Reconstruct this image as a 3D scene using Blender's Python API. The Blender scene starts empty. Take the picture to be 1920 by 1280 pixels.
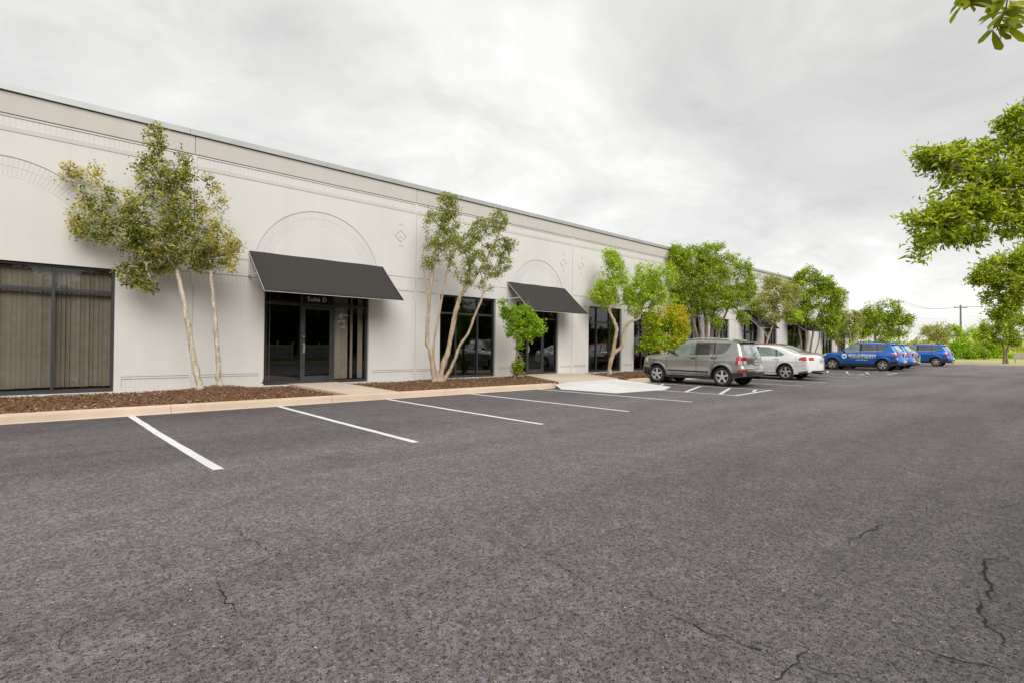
import bpy, bmesh, math, random
import numpy as np
from mathutils import Vector, Matrix, geometry
rad = math.radians
scn = bpy.context.scene
COL = scn.collection
rng = np.random.default_rng(11)
random.seed(5)

# ------------------------------------------------------------------ helpers
def link(o, parent=None):
    COL.objects.link(o)
    if parent is not None:
        o.parent = parent
    return o
def tag(o, label=None, cat=None, group=None, kind=None):
    if label: o['label'] = label
    if cat: o['category'] = cat
    if group: o['group'] = group
    if kind: o['kind'] = kind
    return o
def empty(name, loc, label, cat, group=None, rz=0.0, scale=1.0):
    o = bpy.data.objects.new(name, None)
    o.empty_display_size = .3
    o.location = loc
    o.rotation_euler = (0, 0, rz)
    o.scale = (scale,)*3
    link(o)
    return tag(o, label, cat, group)
def mesh_obj(name, verts, faces, mat, parent=None, smooth=False, mats=None, fmat=None):
    me = bpy.data.meshes.new(name)
    me.from_pydata([tuple(v) for v in verts], [], [tuple(f) for f in faces])
    for m in (mats or [mat]):
        me.materials.append(m)
    if fmat is not None:
        me.polygons.foreach_set('material_index', np.asarray(fmat, dtype=np.int32))
    if smooth:
        me.polygons.foreach_set('use_smooth', [True]*len(me.polygons))
    me.update()
    o = bpy.data.objects.new(name, me)
    return link(o, parent)
class MB:
    """collects verts and faces"""
    def __init__(s): s.v = []; s.f = []; s.m = []
    def add(s, vs, fs, m=0):
        b = len(s.v); s.v += [tuple(x) for x in vs]
        s.f += [tuple(i+b for i in f) for f in fs]; s.m += [m]*len(fs)
    def box(s, x0, x1, y0, y1, z0, z1, m=0):
        s.add([(x0,y0,z0),(x1,y0,z0),(x1,y1,z0),(x0,y1,z0),(x0,y0,z1),(x1,y0,z1),(x1,y1,z1),(x0,y1,z1)],
              [(0,3,2,1),(4,5,6,7),(0,1,5,4),(1,2,6,5),(2,3,7,6),(3,0,4,7)], m)
    def prism(s, poly, axis, a, b, m=0):
        """poly: list of 2d points, extruded along axis ('y','z','x') from a to b"""
        def p3(q, t):
            return {'y': (q[0], t, q[1]), 'z': (q[0], q[1], t), 'x': (t, q[0], q[1])}[axis]
        n = len(poly)
        s.add([p3(q, a) for q in poly]+[p3(q, b) for q in poly],
              [tuple(range(n))[::-1], tuple(range(n, 2*n))]+[(i, (i+1) % n, n+(i+1) % n, n+i) for i in range(n)], m)
    def tube(s, pts, rads, n=8, m=0, cap=True):
        P = [Vector(p) for p in pts]
        rings = []
        u = None
        for i, p in enumerate(P):
            t = (P[min(i+1, len(P)-1)]-P[max(i-1, 0)])
            if t.length < 1e-6: t = Vector((0, 0, 1))
            t.normalize()
            if u is None:
                u = t.orthogonal().normalized()
            else:
                u = (u-t*u.dot(t))
                u = u.normalized() if u.length > 1e-5 else t.orthogonal().normalized()
            w = t.cross(u)
            r = rads[i] if hasattr(rads, '__len__') else rads
            rings.append([p+(u*math.cos(2*math.pi*k/n)+w*math.sin(2*math.pi*k/n))*r for k in range(n)])
        vs = [v for rg in rings for v in rg]
        fs = []
        for i in range(len(P)-1):
            for k in range(n):
                fs.append((i*n+k, i*n+(k+1) % n, (i+1)*n+(k+1) % n, (i+1)*n+k))
        if cap:
            fs.append(tuple(range(n))[::-1]); fs.append(tuple(range((len(P)-1)*n, len(P)*n)))
        s.add(vs, fs, m)
    def lathe(s, prof, n=32, m=0, axis='y', c=(0,0,0), closed=False):
        """prof: (r, t) along axis"""
        vs = []; fs = []
        for (r, t) in prof:
            for k in range(n):
                a = 2*math.pi*k/n
                if axis == 'y': vs.append((c[0]+r*math.cos(a), c[1]+t, c[2]+r*math.sin(a)))
                else: vs.append((c[0]+r*math.cos(a), c[1]+r*math.sin(a), c[2]+t))
        L = len(prof)
        for i in range(L if closed else L-1):
            j = (i+1) % L
            for k in range(n):
                fs.append((i*n+k, i*n+(k+1) % n, j*n+(k+1) % n, j*n+k))
        s.add(vs, fs, m)
    def build(s, name, mat, parent=None, smooth=False, mats=None):
        return mesh_obj(name, s.v, s.f, mat, parent, smooth, mats, s.m if mats else None)
def bevel(o, w=.01, seg=2, angle=35):
    md = o.modifiers.new('bevel', 'BEVEL'); md.width = w; md.segments = seg
    md.limit_method = 'ANGLE'; md.angle_limit = rad(angle)
    return o

# ------------------------------------------------------------------ materials
class NT:
    def __init__(s, name):
        s.mat = bpy.data.materials.new(name); s.mat.use_nodes = True
        s.t = s.mat.node_tree; s.n = s.t.nodes; s.l = s.t.links
        s.bsdf = s.n['Principled BSDF']; s.out = s.n['Material Output']
    def node(s, ty, **kw):
        n = s.n.new(ty)
        for k, v in kw.items():
            if k.startswith('i_'):
                n.inputs[k[2:].replace('_', ' ')].default_value = v
            else: setattr(n, k, v)
        return n
    def link(s, a, b): s.l.new(a, b)
    def coords(s, scale=(1,1,1), kind='Object', rot=(0,0,0)):
        tc = s.node('ShaderNodeTexCoord'); mp = s.node('ShaderNodeMapping')
        mp.inputs['Scale'].default_value = scale; mp.inputs['Rotation'].default_value = rot
        s.link(tc.outputs[kind], mp.inputs['Vector'])
        return mp.outputs['Vector']
    def noise(s, vec, scale, detail=3, rough=.55, dist=0):
        n = s.node('ShaderNodeTexNoise'); n.inputs['Scale'].default_value = scale
        n.inputs['Detail'].default_value = detail; n.inputs['Roughness'].default_value = rough
        n.inputs['Distortion'].default_value = dist
        s.link(vec, n.inputs['Vector']); return n.outputs['Fac']
    def voro(s, vec, scale, feature='F1', out='Distance'):
        n = s.node('ShaderNodeTexVoronoi'); n.feature = feature; n.inputs['Scale'].default_value = scale
        s.link(vec, n.inputs['Vector']); return n.outputs[out]
    def ramp(s, fac, stops):
        n = s.node('ShaderNodeValToRGB'); e = n.color_ramp.elements
        while len(e) < len(stops): e.new(.5)
        for el, (p, c) in zip(e, stops):
            el.position = p; el.color = (*c, 1) if len(c) == 3 else c
        s.link(fac, n.inputs['Fac']); return n.outputs['Color']
    def mix(s, fac, a, b, mode='MIX'):
        n = s.node('ShaderNodeMix', data_type='RGBA', blend_type=mode)
        for val, idx in ((fac, 0), (a, 6), (b, 7)):
            if isinstance(val, (int, float)): n.inputs[idx].default_value = val
            elif isinstance(val, tuple): n.inputs[idx].default_value = (*val, 1)
            else: s.link(val, n.inputs[idx])
        return n.outputs[2]
    def math(s, op, a, b=0.0):
        n = s.node('ShaderNodeMath', operation=op)
        for v, i in ((a, 0), (b, 1)):
            if isinstance(v, (int, float)): n.inputs[i].default_value = v
            else: s.link(v, n.inputs[i])
        return n.outputs[0]
    def bump(s, h, strength=.3, dist=.01, normal=None):
        n = s.node('ShaderNodeBump'); n.inputs['Strength'].default_value = strength; n.inputs['Distance'].default_value = dist
        s.link(h, n.inputs['Height'])
        if normal is not None: s.link(normal, n.inputs['Normal'])
        return n.outputs['Normal']
    def set(s, color=None, rough=None, normal=None, metal=None, spec=None, coat=None, coat_rough=None):
        b = s.bsdf.inputs
        def put(k, v):
            if v is None: return
            if isinstance(v, (int, float)): b[k].default_value = v
            elif isinstance(v, tuple): b[k].default_value = (*v, 1)
            else: s.link(v, b[k])
        put('Base Color', color); put('Roughness', rough); put('Normal', normal); put('Metallic', metal)
        put('Specular IOR Level', spec); put('Coat Weight', coat); put('Coat Roughness', coat_rough)
        return s.mat
M = {}
def simple(name, col, rough=.5, metal=0.0, var=.12, scale=8.0, coat=None, spec=None, bump=0, bscale=60):
    t = NT(name); v = t.coords()
    n = t.noise(v, scale, 4)
    lo = tuple(c*(1-var) for c in col); hi = tuple(min(1, c*(1+var)) for c in col)
    c = t.ramp(n, [(.3, lo), (.7, hi)])
    nm = t.bump(t.noise(v, bscale, 3), bump, .005) if bump else None
    t.set(c, rough, nm, metal, spec, coat, .03 if coat else None)
    M[name] = t.mat
    return t.mat

def mat_asphalt():
    t = NT('asphalt'); v = t.coords()
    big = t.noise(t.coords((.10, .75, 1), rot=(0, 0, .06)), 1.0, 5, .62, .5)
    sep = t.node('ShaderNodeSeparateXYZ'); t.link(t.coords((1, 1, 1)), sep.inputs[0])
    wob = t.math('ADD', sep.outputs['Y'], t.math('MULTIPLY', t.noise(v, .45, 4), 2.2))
    tone_y = t.ramp(t.math('MULTIPLY', wob, 1/14), [(0, (.92, .92, .92)), (.22, (1.02, 1.01, 1.01)), (.42, (1.14, 1.13, 1.13)), (.58, (1.02, 1.02, 1.02)), (.74, (.80, .80, .80)), (.92, (.62, .62, .62))])  # paler along the middle lane, darker towards the kerb and the near edge
    med = t.noise(v, 2.6, 5, .65)
    grain = t.noise(v, 120, 4, .75)
    clump = t.noise(v, 46, 5, .75, .4)
    stone = t.voro(v, 120)
    pit = t.ramp(t.math('ADD', t.math('MULTIPLY', clump, .62), t.math('MULTIPLY', grain, .38)), [(.385, (0,0,0)), (.465, (1,1,1))])
    base = t.ramp(grain, [(.28, (.085, .077, .080)), (.5, (.188, .169, .175)), (.75, (.31, .282, .29))])
    sp = t.ramp(t.voro(v, 46, out='Color'), [(.0, (.62,.62,.62)), (1, (1.42, 1.40, 1.39))])
    base = t.mix(1.0, base, sp, 'MULTIPLY')
    sp2 = t.ramp(t.voro(v, 17, out='Color'), [(.0, (.84,.84,.84)), (1, (1.17, 1.16, 1.16))])
    base = t.mix(1.0, base, sp2, 'MULTIPLY')
    base = t.mix(1.0, base, t.ramp(big, [(.3, (.74, .74, .75)), (.7, (1.20, 1.19, 1.19))]), 'MULTIPLY')
    base = t.mix(1.0, base, tone_y, 'MULTIPLY')
    oil = t.ramp(t.noise(t.coords((.8, .55, 1)), 1.1, 3), [(.24, (.62, .62, .62)), (.33, (1, 1, 1))])
    base = t.mix(1.0, base, oil, 'MULTIPLY')
    base = t.mix(1.0, base, t.ramp(med, [(.3, (.86, .86, .86)), (.7, (1.1, 1.1, 1.1))]), 'MULTIPLY')
    fl = t.ramp(t.voro(v, 9.0), [(.0, (1,1,1)), (.035, (1,1,1)), (.045, (0,0,0))])
    fl2 = t.ramp(t.noise(v, 4.0, 2), [(.55, (0,0,0)), (.6, (1,1,1))])
    dark = t.mix(pit, t.mix(.9, base, (.010, .009, .009)), base)
    col = t.mix(t.math('MULTIPLY', fl, t.math('MULTIPLY', fl2, .35)), dark, (.5, .47, .43))
    h = t.math('ADD', t.math('MULTIPLY', pit, .8), t.math('ADD', t.math('MULTIPLY', grain, .5), t.math('MULTIPLY', stone, -.35)))
    nm = t.bump(h, 1.0, .013)
    M['asphalt'] = t.set(col, .82, nm, spec=.35)
mat_asphalt()

def mat_wall(name, lo, hi):
    t = NT(name); v = t.coords()
    n = t.noise(v, .55, 5, .6); st = t.noise(t.coords((1.6, 1, .12)), 1.6, 5, .6)
    c = t.ramp(n, [(.3, lo), (.7, hi)])
    c = t.mix(1.0, c, t.ramp(st, [(.22, (.965, .962, .957)), (.6, (1.01, 1.01, 1.01))]), 'MULTIPLY')
    nm = t.bump(t.noise(v, 38, 5, .7), .22, .006)
    nm = t.bump(t.noise(v, 1.1, 3), .10, .03, nm)
    M[name] = t.set(c, .85, nm, spec=.25)
mat_wall('wall_paint', (.608, .588, .561), (.648, .628, .60))
mat_wall('band_paint', (.505, .472, .428), (.545, .512, .468))
simple('coping_metal', (.36, .37, .355), .45, .25, .08, 1.5)
simple('joint', (.33, .31, .285), .9, 0, .15, 5)
simple('bronze_frame', (.06, .061, .066), .38, .35, .2, 4)
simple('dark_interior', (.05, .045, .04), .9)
simple('blind_vinyl', (.54, .49, .41), .7, 0, .1, 6)
simple('awning_canvas', (.039, .036, .0325), .88, 0, .14, 60, bump=.25, bscale=240, spec=.25)
simple('awning_steel', (.62, .62, .60), .45, .1, .08, 4)
simple('sign_black', (.006, .006, .007), .35)
simple('white_letter', (.8, .8, .8), .5, 0, .03)
simple('white_plastic', (.75, .75, .75), .45, 0, .04)
simple('steel', (.6, .6, .6), .3, .9, .06)
simple('roof_felt', (.3, .3, .29), .9)
def mat_conc(name, lo, hi, sc=3.0):
    t = NT(name); v = t.coords()
    c = t.mix(t.noise(v, sc, 6, .68), lo, hi)
    c = t.mix(1.0, c, t.ramp(t.noise(v, .5, 4), [(.3, (.86, .85, .84)), (.65, (1.04, 1.04, 1.04))]), 'MULTIPLY')
    c = t.mix(1.0, c, t.ramp(t.noise(v, 55, 3), [(.28, (.8, .79, .78)), (.42, (1, 1, 1))]), 'MULTIPLY')
    M[name] = t.set(c, .88, t.bump(t.noise(v, 70, 4, .7), .3, .004), spec=.3)
mat_conc('kerb_concrete', (.52, .40, .29), (.70, .565, .43))
mat_conc('walk_concrete', (.52, .42, .32), (.66, .55, .44))
mat_conc('ramp_concrete', (.62, .61, .59), (.74, .735, .72))
def mat_line():
    t = NT('line_paint'); v = t.coords()
    w = t.ramp(t.noise(v, 32, 5, .75), [(.30, (.2, .2, .2)), (.37, (.78, .78, .77))])
    c = t.mix(1.0, w, t.ramp(t.noise(v, 2.2, 4), [(.3, (.86, .86, .86)), (.7, (1.02, 1.02, 1.02))]), 'MULTIPLY')
    M['line_paint'] = t.set(c, .7, t.bump(t.noise(v, 85, 4, .7), .55, .006))
mat_line()
def mat_mulch():
    t = NT('mulch'); v = t.coords()
    c = t.ramp(t.voro(v, 42, out='Color'), [(0, (.05, .024, .012)), (.5, (.15, .072, .032)), (1, (.27, .14, .065))])
    h = t.math('ADD', t.voro(v, 34), t.noise(v, 20, 4))
    M['mulch'] = t.set(c, .9, t.bump(h, .9, .03))
    t = NT('mulch_chip'); g = t.node('ShaderNodeNewGeometry').outputs['Random Per Island']
    c = t.ramp(g, [(0, (.06, .028, .014)), (.45, (.18, .083, .036)), (.85, (.34, .17, .075)), (1, (.55, .38, .2))])
    M['mulch_chip'] = t.set(c, .85)
    t = NT('litter'); g = t.node('ShaderNodeNewGeometry').outputs['Random Per Island']
    c = t.ramp(g, [(0, (.62, .58, .5)), (.35, (.5, .4, .27)), (.6, (.34, .16, .09)), (.85, (.66, .6, .5)), (1, (.2, .25, .04))])
    M['litter'] = t.set(c, .8)
mat_mulch()
def mat_grass(name, a, b, c3):
    t = NT(name); v = t.coords()
    c = t.ramp(t.noise(v, .35, 6, .65), [(.3, a), (.5, b), (.72, c3)])
    c = t.mix(1.0, c, t.ramp(t.noise(v, 7, 4), [(.3, (.75, .75, .75)), (.7, (1.15, 1.15, 1.15))]), 'MULTIPLY')
    M[name] = t.set(c, .95, t.bump(t.noise(v, 25, 3), .6, .05), spec=.1)
mat_grass('dry_lawn', (.40, .40, .16), (.48, .46, .21), (.33, .39, .13))
mat_grass('green_field', (.20, .27, .06), (.27, .33, .08), (.32, .34, .11))
mat_grass('lawn', (.05, .10, .02), (.08, .13, .03), (.12, .13, .04))

def mat_glass(name, tint, base=.10, tcol=None):
    t = NT(name)
    t.n.remove(t.bsdf)
    tr = t.node('ShaderNodeBsdfTransparent'); tr.inputs['Color'].default_value = (*tint, 1)
    gl = t.node('ShaderNodeBsdfGlossy'); gl.inputs['Roughness'].default_value = .015; gl.inputs['Color'].default_value = (.95, .97, 1, 1)
    bmp = t.bump(t.noise(t.coords(), .9, 2), .04, .02); t.link(bmp, gl.inputs['Normal'])
    fr = t.node('ShaderNodeFresnel'); fr.inputs['IOR'].default_value = 1.5
    f = t.math('ADD', t.math('MULTIPLY', fr.outputs[0], .85), base)
    mx = t.node('ShaderNodeMixShader'); t.link(f, mx.inputs[0]); t.link(tr.outputs[0], mx.inputs[1]); t.link(gl.outputs[0], mx.inputs[2])
    t.link(mx.outputs[0], t.out.inputs['Surface'])
    M[name] = t.mat
mat_glass('tinted_glass', (.62, .60, .56), .04)
mat_glass('clear_glass', (.84, .82, .78), .02)

def mat_leaf(name, stops, trans=.42):
    stops = [(p, tuple(min(.8, q*1.45) for q in c)) for p, c in stops]
    t = NT(name)
    g = t.node('ShaderNodeNewGeometry').outputs['Random Per Island']
    c = t.ramp(g, stops)
    c = t.mix(1.0, c, t.ramp(t.noise(t.coords(), 1.3, 3), [(.3, (.8, .83, .78)), (.7, (1.2, 1.17, 1.1))]), 'MULTIPLY')
    t.set(c, .42, spec=.4)
    tl = t.node('ShaderNodeBsdfTranslucent'); c2 = t.mix(1.0, c, (1.25, 1.3, .55), 'MULTIPLY'); t.link(c2, tl.inputs['Color'])
    mx = t.node('ShaderNodeMixShader'); mx.inputs[0].default_value = trans
    t.link(t.bsdf.outputs[0], mx.inputs[1]); t.link(tl.outputs[0], mx.inputs[2]); t.link(mx.outputs[0], t.out.inputs['Surface'])
    M[name] = t.mat
mat_leaf('leaf_oak', [(0, (.04, .058, .010)), (.45, (.10, .13, .018)), (.8, (.26, .27, .035)), (1, (.45, .40, .06))])
mat_leaf('leaf_yellow_tip', [(0, (.20, .19, .03)), (.5, (.42, .35, .08)), (1, (.60, .48, .15))])
mat_leaf('leaf_olive', [(0, (.06, .08, .014)), (.5, (.17, .20, .03)), (1, (.36, .36, .08))])
mat_leaf('leaf_bright', [(0, (.055, .13, .006)), (.5, (.20, .33, .010)), (1, (.40, .55, .03))])
mat_leaf('leaf_lime', [(0, (.10, .15, .008)), (.45, (.29, .42, .015)), (1, (.50, .58, .05))])
mat_leaf('leaf_mid', [(0, (.05, .085, .010)), (.45, (.17, .24, .018)), (.8, (.33, .40, .035)), (1, (.44, .48, .06))])
mat_leaf('leaf_orange', [(0, (.22, .24, .012)), (.5, (.42, .40, .02)), (.8, (.58, .42, .04)), (1, (.62, .28, .08))])
mat_leaf('leaf_pale', [(0, (.14, .15, .04)), (.5, (.29, .30, .09)), (1, (.48, .46, .18))])
mat_leaf('leaf_canopy', [(0, (.08, .11, .008)), (.5, (.25, .32, .018)), (.85, (.40, .46, .04)), (1, (.55, .52, .09))], .45)
mat_leaf('leaf_near', [(0, (.07, .09, .006)), (.5, (.21, .25, .01)), (1, (.38, .37, .03))], .5)
mat_leaf('leaf_dark', [(0, (.02, .04, .01)), (.5, (.04, .065, .015)), (1, (.07, .09, .025))], .2)
def mat_bark(name, a, b, c3, sc=9):
    t = NT(name); v = t.coords((1, 1, .3))
    n = t.noise(v, sc, 5, .65, .5)
    c = t.ramp(n, [(.3, a), (.52, b), (.68, c3)])
    c = t.mix(1.0, c, t.ramp(t.noise(t.coords((1, 1, 2.5)), 11, 3), [(.3, (.7, .68, .65)), (.55, (1.05, 1.05, 1.05))]), 'MULTIPLY')
    M[name] = t.set(c, .85, t.bump(n, .5, .02))
mat_bark('bark_pale', (.26, .20, .13), (.50, .43, .33), (.64, .58, .48), 14)
mat_bark('bark_tan', (.27, .19, .12), (.42, .32, .22), (.52, .43, .32))
mat_bark('bark_brown', (.10, .075, .05), (.2, .155, .11), (.28, .23, .17))

# car materials
def paint(name, col, metal=.25, flake=.08, rough=.3):
    t = NT(name); v = t.coords()
    c = t.ramp(t.noise(v, 900, 2), [(.3, tuple(x*(1-flake) for x in col)), (.7, tuple(x*(1+flake) for x in col))])
    c = t.mix(1.0, c, t.ramp(t.noise(v, 3, 4), [(.3, (.93, .93, .93)), (.7, (1.03, 1.03, 1.03))]), 'MULTIPLY')
    M[name] = t.set(c, rough, None, metal, .5, 1.0, .04)
paint('paint_grey', (.37, .375, .345), .8, .12, .26)
paint('paint_white', (.76, .76, .745), .0, .01, .35)
paint('paint_blue', (.012, .16, .60), .5, .1, .26)
paint('paint_red', (.22, .012, .015), .3, .08)
paint('paint_black', (.035, .037, .042), .3, .1)
paint('paint_silver', (.45, .46, .47), .5, .1)
simple('car_trim', (.028, .028, .029), .55, 0, .15, 12)
simple('rubber', (.022, .021, .021), .8, 0, .2, 14, bump=.2, bscale=90)
simple('alloy', (.66, .65, .62), .28, .55, .06, 5)
simple('chrome', (.75, .75, .76), .12, 1.0, .03)
simple('tail_red', (.45, .008, .010), .12, 0, .1, 10, coat=1.0)
simple('lamp_clear', (.72, .70, .70), .1, .2, .05, 10, coat=1.0)
simple('lamp_amber', (.6, .2, .02), .15, 0, .05, 10, coat=1.0)
simple('plate_white', (.62, .63, .62), .4, .1, .05)
def car_glass(name, col, rough=.04):
    t = NT(name); v = t.coords()
    c = t.ramp(t.noise(v, 2.4, 3), [(.35, tuple(x*.6 for x in col)), (.65, tuple(min(1, x*1.35) for x in col))])
    M[name] = t.set(c, rough, None, 0, .8, 1.0, .01)
car_glass('glass_dark', (.03, .03, .033))
car_glass('glass_privacy', (.075, .072, .072))
car_glass('glass_green', (.16, .21, .18))
car_glass('glass_pale', (.34, .38, .39))
simple('wood_pole', (.15, .128, .105), .9, 0, .25, 5)
simple('wire_black', (.05, .05, .05), .6)
simple('fence_white', (.72, .72, .70), .6, 0, .05)
simple('bench_board', (.5, .43, .4), .8, 0, .12)
simple('crack', (.013, .011, .011), .95)

# ------------------------------------------------------------------ world, sun, camera
def world():
    w = bpy.data.worlds.new('World'); scn.world = w; w.use_nodes = True
    t = w.node_tree; n = t.nodes; l = t.links
    for x in list(n): n.remove(x)
    out = n.new('ShaderNodeOutputWorld'); bg = n.new('ShaderNodeBackground'); bg.inputs['Strength'].default_value = .1
    sky = n.new('ShaderNodeTexSky'); sky.sky_type = 'NISHITA'; sky.sun_disc = False
    sky.sun_elevation = SUN_EL; sky.sun_rotation = SUN_ROT
    tc = n.new('ShaderNodeTexCoord')
    sep = n.new('ShaderNodeSeparateXYZ'); l.new(tc.outputs['Generated'], sep.inputs[0])
    # project the direction on a cloud deck: (x, y) / (z + 0.18)
    ad = n.new('ShaderNodeMath'); ad.operation = 'ADD'; ad.inputs[1].default_value = .30; ab = n.new('ShaderNodeMath'); ab.operation = 'ABSOLUTE'
    l.new(sep.outputs['Z'], ab.inputs[0]); l.new(ab.outputs[0], ad.inputs[0])
    cmb = n.new('ShaderNodeCombineXYZ')
    for ax in 'XY':
        d = n.new('ShaderNodeMath'); d.operation = 'DIVIDE'; l.new(sep.outputs[ax], d.inputs[0]); l.new(ad.outputs[0], d.inputs[1])
        l.new(d.outputs[0], cmb.inputs[ax])
    mp = n.new('ShaderNodeMapping'); mp.inputs['Location'].default_value = (-21.61, 1.63, 0); mp.inputs['Rotation'].default_value = (0, 0, .5)
    l.new(cmb.outputs[0], mp.inputs['Vector'])
    def noise(scale, det, rough, dist):
        k = n.new('ShaderNodeTexNoise'); k.inputs['Scale'].default_value = scale; k.inputs['Detail'].default_value = det
        k.inputs['Roughness'].default_value = rough; k.inputs['Distortion'].default_value = dist; l.new(mp.outputs[0], k.inputs['Vector']); return k.outputs['Fac']
    def ramp(f, st):
        r = n.new('ShaderNodeValToRGB'); e = r.color_ramp.elements
        while len(e) < len(st): e.new(.5)
        for el, (p, c) in zip(e, st): el.position = p; el.color = (*c, 1)
        r.color_ramp.interpolation = 'EASE'
        l.new(f, r.inputs['Fac']); return r.outputs['Color']
    def mix(f, a, b, mode='MIX'):
        m = n.new('ShaderNodeMix'); m.data_type = 'RGBA'; m.blend_type = mode
        for v, i in ((f, 0), (a, 6), (b, 7)):
            if isinstance(v, (int, float)): m.inputs[i].default_value = v
            elif isinstance(v, tuple): m.inputs[i].default_value = (*v, 1)
            else: l.new(v, m.inputs[i])
        return m.outputs[2]
    K = CLOUD; TW = (1.005, .995, .972)
    big = ramp(noise(1.05, 8, .56, .4), [(.36, tuple(K*x for x in (.77, .775, .772))), (.48, tuple(K*x for x in (.90, .905, .90))), (.62, tuple(K*x for x in (1.08, 1.08, 1.078)))])
    fine = ramp(noise(3.2, 8, .6, .7), [(.33, (.90, .903, .90)), (.52, (.985, .985, .985)), (.68, (1.04, 1.04, 1.04))])
    cl = mix(1.0, mix(1.0, big, TW, 'MULTIPLY'), fine, 'MULTIPLY')
    # brighter, thinner cloud towards the horizon
    hz = ramp(sep.outputs['Z'], [(.0, (1.12, 1.12, 1.115)), (.16, (1.03, 1.03, 1.03)), (.5, (.99, .99, .99))])
    cl = mix(1.0, cl, hz, 'MULTIPLY')
    c = mix(.965, sky.outputs[0], cl)
    # dim earth below the horizon
    l.new(c, bg.inputs['Color']); l.new(bg.outputs[0], out.inputs['Surface'])
SUN_DIR = Vector((-.34, -.74, .64)).normalized()   # towards the sun
SUN_EL = math.asin(SUN_DIR.z); SUN_ROT = math.atan2(SUN_DIR.x, SUN_DIR.y)
CLOUD = 4.5
world()
sun = bpy.data.lights.new('sun', 'SUN'); sun.energy = 1.5; sun.angle = rad(46); sun.color = (1, .975, .94)
so = link(bpy.data.objects.new('sun', sun)); so.rotation_euler = SUN_DIR.to_track_quat('Z', 'Y').to_euler()
so.location = (0, -10, 30)
cam = bpy.data.cameras.new('camera'); co = link(bpy.data.objects.new('camera', cam)); scn.camera = co
cam.sensor_width = 36; cam.lens = 1008.4/1920*36; cam.clip_end = 5000; cam.clip_start = .05
def cam_pose(yaw, pitch, roll):
    a, p, r = rad(yaw), rad(pitch), rad(roll)
    fw = Vector((math.cos(a)*math.cos(p), math.sin(a)*math.cos(p), math.sin(p))); rt = Vector((math.sin(a), -math.cos(a), 0)); up = rt.cross(fw)
    r2 = rt*math.cos(r)+up*math.sin(r); u2 = up*math.cos(r)-rt*math.sin(r)
    m = Matrix((r2, u2, -fw)).transposed().to_4x4(); m.translation = (0, 0, 1.281)
    return m
co.matrix_world = cam_pose(47.272, .5106, .5808)
scn.view_settings.view_transform = 'Standard'; scn.view_settings.look = 'None'
scn.view_settings.exposure = 1.06; scn.view_settings.gamma = 1.0
scn.cycles.use_denoising = True
scn.cycles.max_bounces = 7; scn.cycles.transparent_max_bounces = 12
scn.cycles.diffuse_bounces = 3; scn.cycles.glossy_bounces = 3
scn.cycles.caustics_reflective = False; scn.cycles.caustics_refractive = False
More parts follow.
